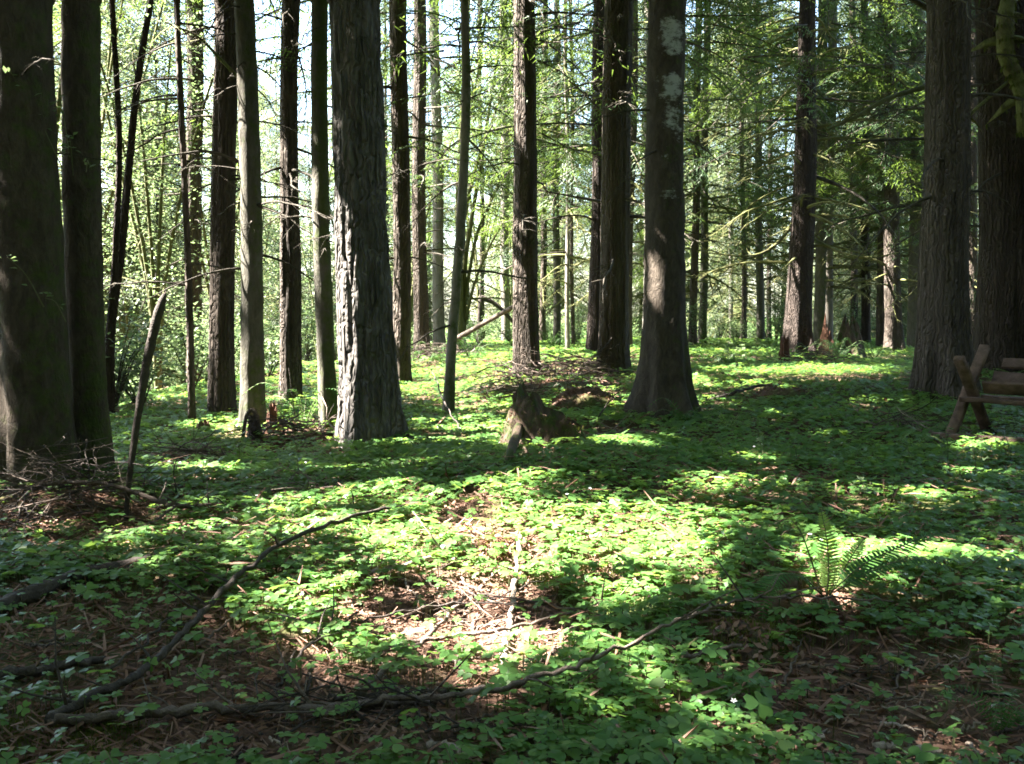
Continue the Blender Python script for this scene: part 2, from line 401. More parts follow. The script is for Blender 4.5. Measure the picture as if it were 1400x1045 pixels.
def bough_coarse(seed, L=1.9, wide=.62, nt=8):
    r = np.random.default_rng(seed + 50); v = []; t = []
    for k in range(nt):
        s = (k + .6) / nt; p = np.array([L * s, 0, -.22 * L * s * s])
        for sd in (-1, 1):
            l = wide * (1 - s) ** .6 * r.uniform(.7, 1.2) + .16; a = R(r.uniform(45, 70)) * sd
            d = np.array([math.cos(a), math.sin(a), -.3]); e = np.array([-math.sin(a), math.cos(a), r.uniform(-.3, .3)]) * .085
            n = len(v); v += [p - e * .5, p + d * l * .55 - e, p + d * l, p + d * l * .55 + e]; t += [(n, n + 1, n + 2), (n, n + 2, n + 3)]
    P = np.array([[L * s, 0, -.22 * L * s * s] for s in (0, .5, 1)]); tv, tq, tt = tube(P, [.014, .009, .004], 3)
    return np.array(v), np.array(t), tv, tq, tt
FINE = [bough_fine(k) for k in range(6)]
COARSE = [bough_coarse(k) for k in range(4)]

def put_boughs(mb, kinds, pos, az, droop, roll, sc, r, base=None):
    Mx = rotz(az) @ roty(droop) @ rotx(roll) * sc[:, None, None]
    pick = r.integers(0, len(kinds), len(pos))
    for k, (v, t, tv, tq, tt) in enumerate(kinds):
        s = pick == k
        if not s.any(): continue
        if base is None: mb.many(v, None, t, Mx[s], pos[s], 0)
        else:                                       # sprays are cut away so the sun lands on the chosen patches
            V = np.einsum('kij,nj->kni', Mx[s], v) + pos[s][:, None, :]; m = len(v)
            F = (t[None] + (np.arange(len(V)) * m)[:, None, None]).reshape(-1, 3); V = V.reshape(-1, 3)
            lv = 4 if len(t) * 2 == m else 3; L = V.reshape(-1, lv, 3); C = L.mean(1) + base
            keep = gap_keep(C, r); L = L[keep]; s = np.nonzero(s)[0][keep.reshape(-1, m // lv).mean(1) > .55]
            if not len(L): continue
            f0 = np.array([(0, 1, 2), (0, 2, 3)] if lv == 4 else [(0, 1, 2)])
            mb.add(L.reshape(-1, 3), None, (f0[None] + (np.arange(len(L)) * lv)[:, None, None]).reshape(-1, 3), 0)
        if len(v) != len(t) * 2: mb.many(tv, tq, tt, Mx[s], pos[s], 1)

def gap_keep(C, r):
    keep = r.random(len(C)) > openness(C)
    if LITRAYS:
        S = np.array(LITRAYS); idx = np.nonzero(keep)[0]; D = C[idx][:, None] - S[None]
        t = D @ SUN; d2 = (D * D).sum(-1) - t * t
        keep[idx[((d2 < .10) & (t > .3)).any(1)]] = False
    return keep

def crown_part(root, base, axis, H, zc, Rm, n_coarse, seed, fine=None, mats=('needle', 'limb_dark'), power=.8):
    """one tree's crown; axis(z) -> local xy of the stem; fine = (z0, z1, count, length)"""
    r = np.random.default_rng(seed); mb = MB()
    def lay(z0, z1, n, kinds, s0, s1, Lk, pw=1.0):
        z = z0 + (z1 - z0) * r.random(n) ** pw
        Rz = Rm * np.clip((H - z) / (H - zc), .08, 1.0) ** power
        az = r.random(n) * 2 * math.pi; rad = (.1 + .9 * r.random(n) ** .8) * np.maximum(Rz - .8, .25)
        pos = axis(z); pos = np.stack([pos[:, 0] + np.cos(az) * rad, pos[:, 1] + np.sin(az) * rad, z - .12 * rad], -1)
        sc = r.uniform(s0, s1, n); k = np.ones(n, bool)
        az2 = az + r.normal(0, .35, n); dr = r.uniform(-.05, .5, n); ro = r.normal(0, .35, n)
        if kinds is COARSE:
            L_ = (sc * 2.0)[:, None]; tip = base + pos + np.stack([np.cos(az2), np.sin(az2), -np.sin(dr) - .25], -1) * L_; seen = np.zeros(n, bool)
            for q_ in (base + pos, tip, (base + pos + tip) / 2):
                px, py, f = to_px(q_); seen |= (f > .5) & (px > -60) & (px < 1460) & (py > -70)
            put_boughs(mb, FINE, pos[seen], az2[seen], dr[seen], ro[seen], sc[seen], r, base); k = ~seen
        put_boughs(mb, kinds, pos[k], az2[k], dr[k], ro[k], sc[k], r, base)
        for q in np.nonzero(k)[0][:: 4]:                                     # woody arms out to the boughs
            c = axis(z[q:q + 1])[0]; a = np.array([c[0], c[1], z[q] + .05]); b = pos[q]
            if np.linalg.norm(b - a) > .5 and openness(base + np.array([(a + b) / 2, b, a])).max() < .4:
                mb.add(*tube(np.array([a, (a + b) / 2 + [0, 0, .06], b]), [.035, .022, .014], 3), m=1)
    if n_coarse: lay(zc, H, n_coarse, COARSE, .9, 1.4, 1.9)
    if fine:
        for (z0, z1, n, s) in fine: lay(z0 - .5, z1 + .5, int(n * 2.2), FINE, s * .8, s * 1.35, 1.5, .75)
    if mb.n: return mb.build('crown', [M[mats[0]], M[mats[1]]], root)

# ------------------------------------------------------------------ dead limbs, shared shapes
def limb_mesh(seed, mat, L=2.0, r0=.022, twigs=7, droop=.35, name='dead_limb'):
    r = np.random.default_rng(seed); n = 8; s = np.linspace(0, 1, n)
    P = np.stack([L * s, .18 * L * np.cumsum(r.normal(0, .22, n)) * s, -droop * L * s ** 1.7 + .1 * L * s + .03 * r.normal(0, 1, n) * s], -1)
    mb = MB(); mb.add(*tube(P, r0 * (1 - s) ** .8 + .0045, 5, .3, seed))
    for k in range(twigs):
        u = r.uniform(.2, .97); i0 = min(int(u * (n - 1)), n - 2); b = P[i0] + (P[i0 + 1] - P[i0]) * (u * (n - 1) - i0)
        a = R(r.uniform(35, 75)) * r.choice([-1, 1]); l = L * r.uniform(.12, .34) * (1.15 - u * .6)
        d = np.array([math.cos(a), math.sin(a), r.uniform(-.75, .15)]); c = np.array([0, 0, -l * r.uniform(.1, .45)])
        Q = np.array([b, b + d * l * .5 + c * .2, b + d * l + c]); mb.add(*tube(Q, [.009, .006, .003], 3))
        if r.random() < .6:
            e = Q[1]; d2 = np.array([math.cos(a * .3), math.sin(a * .3), r.uniform(-.6, .1)]); mb.add(*tube(np.array([e, e + d2 * l * .45]), [.005, .0025], 3))
    return mb.mesh(name, M[mat], True)
LIMB_D = [limb_mesh(k, 'limb_dark', 2.0, .024, 7, .3 + .06 * (k % 4)) for k in range(6)]
LIMB_M = [limb_mesh(20 + k, 'limb_moss', 2.2, .036, 13, .25 + .08 * (k % 4)) for k in range(7)]
def put_limbs(root, axis, rad, z0, z1, n, kinds, s0, s1, seed, sector=None, name='dead_limb'):
    r = np.random.default_rng(seed)
    for k in range(int(n * (1.6 if kinds is LIMB_M else 1.2))):
        z = r.uniform(z0, z1); az = r.uniform(0, 2 * math.pi) if sector is None else R(r.uniform(*sector))
        c = axis(np.array([z]))[0]; o = obj(name, kinds[r.integers(len(kinds))], root)
        rr = rad(z) * .8
        o.location = (c[0] + math.cos(az) * rr, c[1] + math.sin(az) * rr, z)
        o.rotation_euler = (r.normal(0, .3), r.uniform(-.25, .35), az); s = r.uniform(s0, s1); o.scale = (s, s * r.choice([-1, 1]), s)

# ------------------------------------------------------------------ trunks
def trunk_mesh(axis, prof, H, zv, kind, nth, nz, seed, flare, moss, lichen, ref):
    r = np.random.default_rng(seed)
    z = np.concatenate([np.linspace(-.35, zv, nz), np.linspace(zv, H, 12)[1:]]); th = np.arange(nth) / nth * 2 * math.pi
    rad = prof(np.maximum(z, 0)); Zg, Tg = np.meshgrid(z, th, indexing='ij'); u = Tg / (2 * math.pi)
    rr = rad[:, None] * np.ones_like(Tg); R0 = ref
    fl = np.exp(-np.maximum(Zg, 0) / (.30 + R0 * .9))
    lob = sum(r.uniform(.4, 1) * np.cos(k * Tg + r.uniform(0, 6.3)) for k in (3, 4, 5, 7))
    rr = rr + R0 * flare * fl * (.55 + .28 * lob)
    rr = rr * (1 + .05 * (vnoise(u * 5, Zg * .8, 5, seed) - .5) + .045 * (vnoise(u * 9, Zg * 2.2, 9, seed + 1) - .5))
    if kind in ('fir', 'fir2'):
        K = int(2 * math.pi * R0 / .060); K = max(K, 8); warp = .9 * (vnoise(u * 7, Zg * 2.5, 7, seed + 2) - .5)
        nn = vnoise(u * K + warp, Zg * 1.9, K, seed + 3); rg = 1 - np.abs(2 * nn - 1)
        n2 = vnoise(u * K * 2 + warp, Zg * 4.2, K * 2, seed + 4)
        rr = rr + (.027 if kind == 'fir' else .016) * (-1.3 * (rg ** 2.5 - .3) + .5 * (n2 - .5)) * np.minimum(1, R0 / .25)
    elif kind in ('cedar', 'red'):
        K = max(10, int(2 * math.pi * R0 / .05)); K2 = max(4, int(2 * math.pi * R0 / .28))
        rr = rr + .030 * (vnoise(u * K + .6 * vnoise(u * 6, Zg * 1.5, 6, seed), Zg * .8, K, seed + 3) - .5) + .085 * R0 / .4 * (vnoise(u * K2 + .3 * vnoise(u * 3, Zg * .7, 3, seed), Zg * .22, K2, seed + 5) - .5)
    else:
        K = max(8, int(2 * math.pi * R0 / .09))
        rr = rr + .012 * (vnoise(u * K, Zg * 7, K, seed + 3) - .5) + .02 * R0 / .3 * (vnoise(u * 4, Zg * 5, 4, seed + 6) - .5)
    c = axis(z); x = c[:, 0][:, None] + rr * np.cos(Tg); y = c[:, 1][:, None] + rr * np.sin(Tg)
    V = np.stack([x, y, Zg], -1).reshape(-1, 3); n = len(z)
    i = np.arange(n - 1)[:, None] * nth; j = np.arange(nth)[None]; j2 = (j + 1) % nth
    mb = MB(); mb.add(V, np.stack([i + j, i + j2, i + nth + j2, i + nth + j], -1).reshape(-1, 4))
    # moss sits on the damp side (away from the sun) and round the foot
    m = moss * (.62 + .5 * np.cos(Tg - R(-20))) + .5 * moss * np.exp(-np.maximum(Zg, 0) / .5) + .25 * (vnoise(u * 5, Zg * 1.1, 5, seed + 7) - .5)
    mb.at['moss'] = m
    li = np.full_like(Tg, -1.0)
    if lichen:
        dc = np.abs((Tg - R(285) + math.pi) % (2 * math.pi) - math.pi)
        li = (lichen * np.exp(-(dc / .9) ** 2) * (-.15 + 1.0 * sstep(.38, .8, vnoise(u * 3, Zg * 4.6, 3, seed + 8))) * sstep(1.7, 4.2, Zg + 1.2 * vnoise(u * 3, Zg * 2, 3, seed)) - .02)
    mb.at['lichen'] = li
    return mb

TREES = {}
def tree(key, name, label, xt, xb, yb, wt, wm, wb, kind, Y=None, H=24, zc=9, Rm=4.4, nc=165, fine=None, moss=.1, lichen=0,
         flare=None, q=(32, 80), seed=0, group=None, wob=.03, limbs=(), cat='tree', lit=(), mats=('needle', 'limb_dark')):
    g = gp(xb, yb) if Y is None else None
    if Y is not None:
        p = at(xb, yb, Y); g = np.array([p[0], Y, float(ground_z(p[0], Y))])
    d = g[1]; top = at(xt, 0, d); bot = at(xb, yb, d); slope = (top[0] - bot[0]) / (top[2] - bot[2])
    zt = top[2] - g[2]; sc = pxm(d) * 1.0
    rt, rm = wt * sc / 2, wm * sc / 2
    pr = lambda z: np.where(z < zt, rm + (rt - rm) * np.clip(z / zt, 0, 1), np.maximum(rt * (1 - (z - zt) / (H - zt)) + .02, .02))
    ph = seed * 1.7
    def axis(z):
        z = np.asarray(z, float); k = np.where(z < zt * 1.4, z, zt * 1.4 + (z - zt * 1.4) * .3)
        return np.stack([slope * k + wob * np.sin(z * .7 + ph) - wob * math.sin(ph), wob * np.cos(z * .6 + ph) - wob * math.cos(ph)], -1)
    root = thing(name, label, cat, g, group)
    if flare is None: flare = max(.12, (wb / wm - 1.0) * 1.1)
    mb = trunk_mesh(axis, pr, H, zt + 1.5, kind, q[0], q[1], seed + 3, flare, moss, lichen, rm)
    mb.build('trunk', M[kind], root, True)
    zc = max(zc, zt + 1.8)
    TREES[key] = dict(root=root, base=g, axis=axis, rad=pr, H=H, zc=zc, Rm=Rm, nc=nc, fine=fine, seed=seed, zt=zt, mats=mats)
    for k, L in enumerate(limbs):
        put_limbs(root, axis, pr, L[0], min(L[1], zt + 1), L[2], L[3], L[4], L[5], seed * 13 + k, L[6] if len(L) > 6 else None)
    for (y0, y1) in lit:                                    # stretches of stem to be sunlit by cutting foliage away
        for yy in np.arange(y0, y1 + 1, 14):
            P = at(xb + (xt - xb) * (yb - yy) / yb, yy, d)
            LITRAYS.append([P[0] - rm, P[1] - rm * .2, P[2]])
            if rm > .25: LITRAYS.append([P[0] - rm * .5, P[1] - rm * .9, P[2]])
    return root

D, MO = LIMB_D, LIMB_M
tree('A', 'alder_tree', 'broad dark moss-flecked trunk rising from the brush heap, thicker of the leaning twin pair', 31, 57, 690, 90, 86, 96, 'alder', Y=8.15, q=(64, 150), moss=.36, seed=1, flare=.5, zc=10, limbs=[(1.2, 3.5, 3, D, .2, .35)])
tree('B', 'alder_tree', 'dark trunk with a sunlit mossy edge, slimmer of the pair beside the brush heap', 106, 126, 665, 50, 47, 60, 'alder', Y=8.55, q=(56, 150), moss=.42, seed=2, flare=.55, zc=10, lichen=0, lit=[(60, 250)])
tree('D', 'young_conifer', 'pencil-thin straight young trunk on the bank behind the black snag', 248, 262, 583, 8, 10, 14, 'fir2', q=(14, 60), moss=.1, seed=4, zc=7.5, Rm=1.6, nc=40, H=14, limbs=[(1.5, 6, 12, D, .3, .6)])
tree('E', 'conifer_tree', 'hazy brown trunk rooted below the bank between thin stem and reddish tree', 266, 268, 560, 21, 23, 28, 'fir2', Y=23, q=(24, 60), moss=.2, seed=5, zc=8, fine=[(6, 11, 14, 1.0)], limbs=[(2, 8, 12, D, .4, .8)])
tree('F', 'cedar_tree', 'reddish furrowed trunk with sun on one half behind the smooth grey trunk', 302, 304, 572, 28, 33, 40, 'cedar', q=(48, 120), moss=.08, seed=6, zc=7, lit=[(370, 520)], fine=[(5.2, 8, 10, .9)], limbs=[(1.5, 5.5, 10, D, .35, .7)])
tree('G', 'hemlock_tree', 'smooth grey-green trunk standing behind the bent broken stub', 332, 345, 586, 26, 31, 44, 'smooth', q=(48, 130), moss=.4, seed=7, zc=7, flare=.45, limbs=[(1.6, 5.5, 16, D, .3, .7)], lit=[(170, 330)])
tree('H', 'cedar_tree', 'straight reddish trunk with one bright peeling sunlit side beyond the mossy trunk', 402, 396, 552, 23, 27, 36, 'cedar', q=(48, 120), moss=.06, seed=8, zc=7, flare=.35, lit=[(300, 540)], fine=[(5.5, 9, 12, 1.0)], limbs=[(1.5, 6.5, 12, D, .4, .8)])
tree('I', 'hemlock_tree', 'slim mossy trunk close beside the big furrowed fir', 437, 450, 588, 22, 24, 34, 'smooth', q=(40, 120), moss=.62, seed=9, zc=8, flare=.4, limbs=[(2.2, 5.5, 6, D, .3, .5)], lit=[(520, 575)])
tree('J', 'fir_tree', 'big fir with deeply furrowed grey bark, a silvery sunlit patch low on its trunk', 475, 506, 606, 66, 75, 100, 'fir', q=(120, 240), moss=.16, seed=10, zc=8.5, Rm=4.2, flare=.55, limbs=[(2.2, 4.8, 7, D, .12, .3)], lit=[(330, 590)])
tree('K', 'fir_tree', 'straight dark brown trunk close behind the big furrowed fir', 546, 548, 527, 23, 24, 42, 'fir2', q=(40, 120), moss=.15, seed=11, zc=8, flare=.55, fine=[(5, 9.5, 26, 1.0)], limbs=[(2, 8, 8, D, .4, .8)])
tree('L', 'fir_tree', 'slim brown trunk with sun-bleached streaks above a heap of dry twigs', 574, 577, 492, 16, 20, 28, 'cedar', q=(32, 100), moss=.1, seed=12, zc=8, fine=[(5.5, 11, 22, 1.1)], limbs=[(2, 9, 12, D, .5, 1.0)], lit=[(100, 250)])
tree('M', 'conifer_tree', 'pale grey slim trunk between the brown streaked trunk and the mossy-footed sapling', 594, 601, 476, 13, 16, 22, 'pale', q=(28, 90), moss=.1, seed=13, zc=8, fine=[(5.5, 11, 20, 1.1)], limbs=[(2, 9, 10, MO, .5, 1.0)])
tree('N', 'young_conifer', 'thin crooked young trunk with a moss-wrapped foot and a fallen twig leaning on it', 620, 613, 572, 11, 14, 21, 'pale', q=(24, 110), moss=.45, seed=14, zc=7.5, Rm=2.0, nc=50, H=15, flare=.6, wob=.09, limbs=[(1.2, 6, 16, D, .3, .7)], lit=[(200, 560)])
tree('P', 'conifer_tree', 'far slim grey trunk behind the fallen pole near the mossy cedar', 690, 692, 470, 11, 12, 16, 'pale', q=(20, 60), moss=.1, seed=16, zc=8, fine=[(6, 12, 20, 1.2)], limbs=[(3, 10, 10, MO, .5, 1.0)])
tree('Q', 'cedar_tree', 'mossy brown cedar behind the brush pile, one side softly sunlit', 714, 721, 515, 27, 33, 46, 'cedar', q=(48, 130), moss=.34, seed=17, zc=8, flare=.4, fine=[(4.8, 10, 34, 1.0)], limbs=[(1.8, 8, 12, D, .5, 1.0)], lit=[(380, 470)])
tree('S', 'conifer_tree', 'narrow almost black trunk close behind the fluted cedar', 821, 811, 486, 18, 19, 26, 'red', q=(28, 90), moss=.1, seed=18, zc=8, fine=[(5, 11, 34, 1.1)], limbs=[(2, 9, 16, D, .5, 1.1)])
tree('T', 'cedar_tree', 'grey-brown cedar trunk with spreading foot behind the brush pile', 849, 835, 512, 37, 39, 60, 'cedar', q=(56, 130), moss=.2, seed=19, zc=8.5, flare=.55, fine=[(5.2, 10, 36, 1.0)], limbs=[(1.8, 8, 16, D, .5, 1.0)])
tree('U', 'alder_tree', 'thick dark trunk with white lichen blotches and wide mossy flared roots', 916, 911, 573, 50, 54, 98, 'alder', q=(64, 170), moss=.36, seed=20, zc=8.5, flare=1.5, lichen=1.0, limbs=[(2.2, 5.2, 6, D, .3, .6)])
tree('V', 'fir_tree', 'tall tapering trunk with buttressed foot beside the dark rotten stump', 1104, 1090, 488, 24, 36, 66, 'red', q=(48, 130), moss=.22, seed=21, zc=9, flare=.75, fine=[(5.5, 12, 40, 1.1)], limbs=[(2.5, 10, 34, MO, .6, 1.3)], lit=[(380, 440)])
tree('W', 'conifer_tree', 'slim greenish trunk directly behind the buttressed fir', 1124, 1119, 476, 13, 15, 20, 'smooth', Y=36, q=(24, 70), moss=.5, seed=22, zc=8, fine=[(5.5, 13, 30, 1.2)], limbs=[(2, 11, 26, MO, .6, 1.3)])
tree('X', 'conifer_tree', 'slim trunk glaring white with sun behind the broken red stump', 1140, 1131, 470, 12, 14, 18, 'pale', Y=38, q=(24, 70), moss=.05, seed=23, zc=8, fine=[(6, 13, 26, 1.2)], limbs=[(2, 11, 26, MO, .6, 1.3)], lit=[(360, 470)])
tree('Y', 'conifer_tree', 'knotty trunk with patchy sun and pale splayed roots between the dark stump and cedar', 1217, 1223, 476, 15, 21, 34, 'cedar', Y=33, q=(36, 90), moss=.15, seed=24, zc=8, flare=.7, fine=[(5, 12, 40, 1.1)], limbs=[(2, 11, 36, MO, .6, 1.3)], lit=[(330, 470)])
tree('Z', 'cedar_tree', 'large fluted cedar trunk behind the wooden trough, sunlit strip on its edge', 1292, 1291, 545, 54, 68, 92, 'cedar', q=(64, 150), moss=.12, seed=25, zc=8.5, flare=.6, fine=[(5.5, 7.5, 12, 1.0)], limbs=[(1.8, 6, 12, D, .5, .9)])
tree('ZZ', 'cedar_tree', 'massive near-black cedar trunk rising behind the wooden trough beside the fluted cedar', 1371, 1382, 545, 62, 80, 104, 'red', Y=16.2, q=(64, 130), moss=.1, seed=26, zc=8.5, flare=.5, limbs=[(2.2, 6, 10, D, .4, .8)])
tree('R1', 'conifer_tree', 'short-boughed trunk seen through the gap beside the fluted cedar', 1332, 1330, 480, 14, 16, 22, 'fir2', Y=31, q=(24, 70), moss=.4, seed=27, zc=7, fine=[(3, 11, 40, 1.1)], limbs=[(2, 9, 24, MO, .6, 1.2)])
tree('R2', 'conifer_tree', 'pale trunk half hidden behind the edge of the fluted cedar', 1256, 1252, 470, 17, 20, 26, 'smooth', Y=35, q=(24, 70), moss=.35, seed=28, zc=8, fine=[(4, 12, 40, 1.1)], limbs=[(2, 11, 30, MO, .6, 1.3)])
tree('R3', 'conifer_tree', 'thin trunk just beside the knotty sun-patched tree', 1203, 1204, 474, 9, 11, 14, 'cedar', Y=36, q=(18, 60), moss=.2, seed=29, zc=8, fine=[(4, 12, 30, 1.1)], limbs=[(2, 11, 30, MO, .6, 1.2)])
tree('R4', 'conifer_tree', 'thin dark trunk directly behind the dark rotten stump', 1182, 1184, 476, 9, 12, 16, 'red', Y=38, q=(18, 60), moss=.2, seed=30, zc=8, fine=[(5, 12, 30, 1.1)], limbs=[(2, 11, 30, MO, .6, 1.2)])
tree('R5', 'conifer_tree', 'dark trunk close behind the spreading-footed brush-pile cedar', 868, 858, 476, 12, 13, 17, 'fir2', Y=34, q=(18, 60), moss=.2, seed=31, zc=8, fine=[(5, 12, 34, 1.1)], limbs=[(2, 11, 30, MO, .6, 1.2)])
tree('R6', 'conifer_tree', 'far dark trunk just beyond the lichen-blotched trunk', 955, 947, 470, 9, 11, 15, 'fir2', Y=38, q=(18, 60), moss=.3, seed=32, zc=8, fine=[(4, 13, 40, 1.2)], limbs=[(2, 11, 34, MO, .6, 1.3)])
tree('R7', 'conifer_tree', 'far mossy trunk next to the dark one beyond the lichen-blotched trunk', 966, 960, 470, 9, 11, 15, 'smooth', Y=40, q=(18, 60), moss=.55, seed=33, zc=8, fine=[(4, 13, 40, 1.2)], limbs=[(2, 11, 34, MO, .6, 1.3)])
for k, (x0, x1, Yd, wd) in enumerate([(744, 741, 42, 9), (762, 761, 39, 10), (782, 784, 36, 5), (773, 776, 34, 6), (1012, 1017, 44, 7), (1036, 1040, 42, 11), (1054, 1052, 46, 7), (992, 1000, 48, 6), (1165, 1167, 44, 10), (640, 630, 38, 11), (655, 660, 45, 7), (885, 884, 44, 12), (1320, 1316, 42, 12)]):
    tree('S%d' % k, 'conifer_tree', 'thin far trunk with mossy dead twigs at the back of the plateau', x0, x1, 470, wd * .8, wd, wd * 1.4, ('fir2', 'smooth', 'cedar', 'pale')[k % 4], Y=Yd, q=(14, 50), moss=.3, seed=40 + k,
         zc=9, Rm=2.6, nc=45, H=19, fine=[(3.5, 13, 26, 1.15)], limbs=[(1.5, 11, 16, MO, .5, 1.2)], group='thin trunks at the back of the plateau')
# unseen trees added around the camera so that their crowns shade the floor
n_off = 0
for yy in np.arange(-15, 47, 6.0):
    for xx in np.arange(-37, 24, 6.4):
        x = xx + random.uniform(-1.8, 1.8); y = yy + random.uniform(-1.8, 1.8)
        if abs(x) < .58 * y + 2.6 and y > -3: continue
        if math.hypot(x, y) < 4.5 or x > 19: continue
        if x > 5 and y > 22: continue
        if y > 16.5: continue
        if x < 2 and 4.5 < y < 8.0: y = 4.3 if y < 6 else 8.4
        n_off += 1
        g = np.array([x, y, float(ground_z(x, y))]); root = thing('conifer_tree', 'tall conifer of the surrounding wood shading the forest floor', 'tree', g, 'conifers shading the clearing')
        ax = lambda z: np.zeros((len(np.atleast_1d(z)), 2))
        pr = (lambda rb: (lambda z: np.maximum(rb * (1 - np.asarray(z) / 25.0), .03)))(random.uniform(.16, .3))
        trunk_mesh(ax, pr, 24, 8, 'fir2', 16, 24, n_off, .4, .2, 0, .24).build('trunk', M['fir2'], root, True)
        TREES['off%d' % n_off] = dict(root=root, base=g, axis=ax, rad=pr, H=24, zc=6.5 if y < 7 else 8.3, Rm=4.3, nc=150, fine=None, seed=300 + n_off, zt=8, mats=('needle', 'limb_dark'))
for x, y, hh in ((-17.0, 6.3, 15), (-24.0, 6.2, 24), (-31.0, 6.0, 24), (-12.0, 4.2, 13), (-8.0, 2.9, 20), (-13.5, 1.2, 20)):  # more unseen trees, added where too much sun leaked onto the foreground
    g = np.array([x, y, float(ground_z(x, y))]); root = thing('conifer_tree', 'tall conifer of the surrounding wood shading the forest floor', 'tree', g, 'conifers shading the clearing')
    pr = (lambda hh: (lambda z: np.maximum(.2 * (1 - np.asarray(z) / (hh + 1.0)), .02)))(hh)
    trunk_mesh(ax, pr, hh, hh * .4, 'fir2', 16, 24, int(-x), .4, .2, 0, .24).build('trunk', M['fir2'], root, True)
    TREES['side%d' % int(-x)] = dict(root=root, base=g, axis=ax, rad=pr, H=hh, zc=6.0, Rm=4.2, nc=200, fine=None, seed=700 + int(-x), zt=8, mats=('needle', 'limb_dark'))
for k, T in TREES.items():
    crown_part(T['root'], T['base'], T['axis'], T['H'], T['zc'], T['Rm'], T['nc'], T['seed'] + 900, T['fine'], T['mats'])

# ------------------------------------------------------------------ helpers for limbs drawn in place
def limb_path(root, pts, r0, r1, mat, name='limb', twigs=5, seed=0, sides=6):
    """pts: (px, py, Y) -> a limb of that tree"""
    W = np.array([at(*p) for p in pts]) - np.array(root.location); P = smooth_path(W, 14); r = np.random.default_rng(seed)
    mb = MB(); s = np.linspace(0, 1, 14); mb.add(*tube(P, r0 + (r1 - r0) * s, sides, .35, seed))
    for k in range(twigs):
        i0 = r.integers(3, 13); d = r.normal(0, 1, 3); d[2] = d[2] * .5 - .5; d /= np.linalg.norm(d); l = r.uniform(.2, .6)
        b = P[i0]; mb.add(*tube(np.array([b, b + d * l * .5 + [0, 0, .03], b + d * l]), [r1 * .9 + .003, r1 * .6 + .002, .002], 3))
    return mb.build(name, M[mat], root, True)
T = TREES
limb_path(T['Z']['root'], [(1268, 118, 16.5), (1215, 135, 16), (1170, 160, 15.6), (1130, 178, 15.3)], .05, .012, 'limb_moss', seed=1)
limb_path(T['Z']['root'], [(1268, 190, 16.5), (1200, 192, 16), (1140, 200, 15.6)], .03, .006, 'limb_dark', seed=2)
limb_path(T['V']['root'], [(1088, 300, 29), (1060, 335, 28.4), (1025, 350, 28), (960, 345, 27.5)], .06, .015, 'limb_moss', seed=3)
limb_path(T['V']['root'], [(1110, 240, 29), (1160, 260, 28), (1200, 290, 27.4), (1230, 330, 27)], .06, .01, 'limb_dark', seed=4)
limb_path(T['V']['root'], [(1108, 325, 29), (1150, 345, 28), (1190, 352, 27.5), (1230, 345, 27)], .05, .01, 'limb_moss', seed=5)
limb_path(T['Z']['root'], [(1275, 15, 16.5), (1240, -5, 16), (1210, -20, 15.6)], .05, .03, 'limb_dark', seed=6)
limb_path(T['T']['root'], [(828, 130, 22), (790, 132, 21.5), (735, 134, 21.2)], .035, .008, 'limb_dark', seed=7)
limb_path(T['T']['root'], [(825, 212, 22), (780, 203, 21.5), (732, 190, 21.2)], .035, .008, 'limb_dark', seed=8)
limb_path(T['T']['root'], [(825, 276, 22), (790, 270, 21.5), (735, 260, 21.0)], .04, .01, 'limb_dark', seed=9)
limb_path(T['T']['root'], [(852, 240, 22), (880, 262, 21.4), (900, 290, 21)], .03, .01, 'limb_moss', seed=10)
limb_path(T['U']['root'], [(938, 190, 13.3), (965, 205, 13.2), (990, 230, 13)], .018, .004, 'limb_dark', seed=11)
limb_path(T['G']['root'], [(328, 222, 13), (290, 208, 12.8), (250, 210, 12.6), (185, 222, 12.3)], .025, .006, 'limb_dark', seed=12)
limb_path(T['G']['root'], [(325, 105, 13), (300, 80, 12.8), (270, 50, 12.6), (225, 30, 12.3)], .025, .008, 'limb_moss', seed=13)
limb_path(T['J']['root'], [(508, 172, 11.4), (522, 170, 11.2), (528, 172, 11.0)], .035, .02, 'limb_moss', name='broken_branch_stub', twigs=0, seed=15)
limb_path(T['J']['root'], [(512, 138, 11.4), (520, 140, 11.3)], .03, .022, 'limb_moss', name='broken_branch_stub', twigs=0, seed=16)
limb_path(T['N']['root'], [(622, 40, 14), (660, 38, 13.8), (720, 36, 13.5)], .02, .005, 'limb_dark', seed=17)
# thick moss-wrapped arm hanging off the near-black cedar
limb_path(T['ZZ']['root'], [(1398, -40, 15.3), (1380, 0, 15.0), (1374, 40, 14.9), (1378, 85, 14.9), (1396, 118, 14.9), (1402, 180, 14.9)], .12, .10, 'limb_moss', name='moss_wrapped_limb', twigs=6, seed=18, sides=12)
def fur(limb, root, n, size, seed):
    me = limb.data; co = np.zeros(len(me.vertices) * 3, np.float32); me.vertices.foreach_get('co', co); co = co.reshape(-1, 3); r = np.random.default_rng(seed)
    a = co[r.integers(0, len(co), n)]; b = co[np.clip(r.integers(0, len(co), n), 0, None)]; near = np.linalg.norm(a - b, axis=1) < .3; p = np.where(near[:, None], (a + b) / 2, a)
    v = np.array([[-.1, 0, 0], [.1, 0, 0], [.08, 0, -.6], [0, 0, -1.0], [-.08, 0, -.6]]); t = np.array([(0, 1, 2), (0, 2, 4), (4, 2, 3)]); mb = MB()
    mb.many(v, None, t, rotz(r.random(n) * 6.283) @ rotx(r.normal(0, .6, n)) * (size * r.uniform(.5, 1.3, n))[:, None, None], p); return mb.build('moss_fur', M['mosstuft'], limb)
fur(bpy.data.objects['moss_wrapped_limb'], T['ZZ']['root'], 2200, .07, 3)
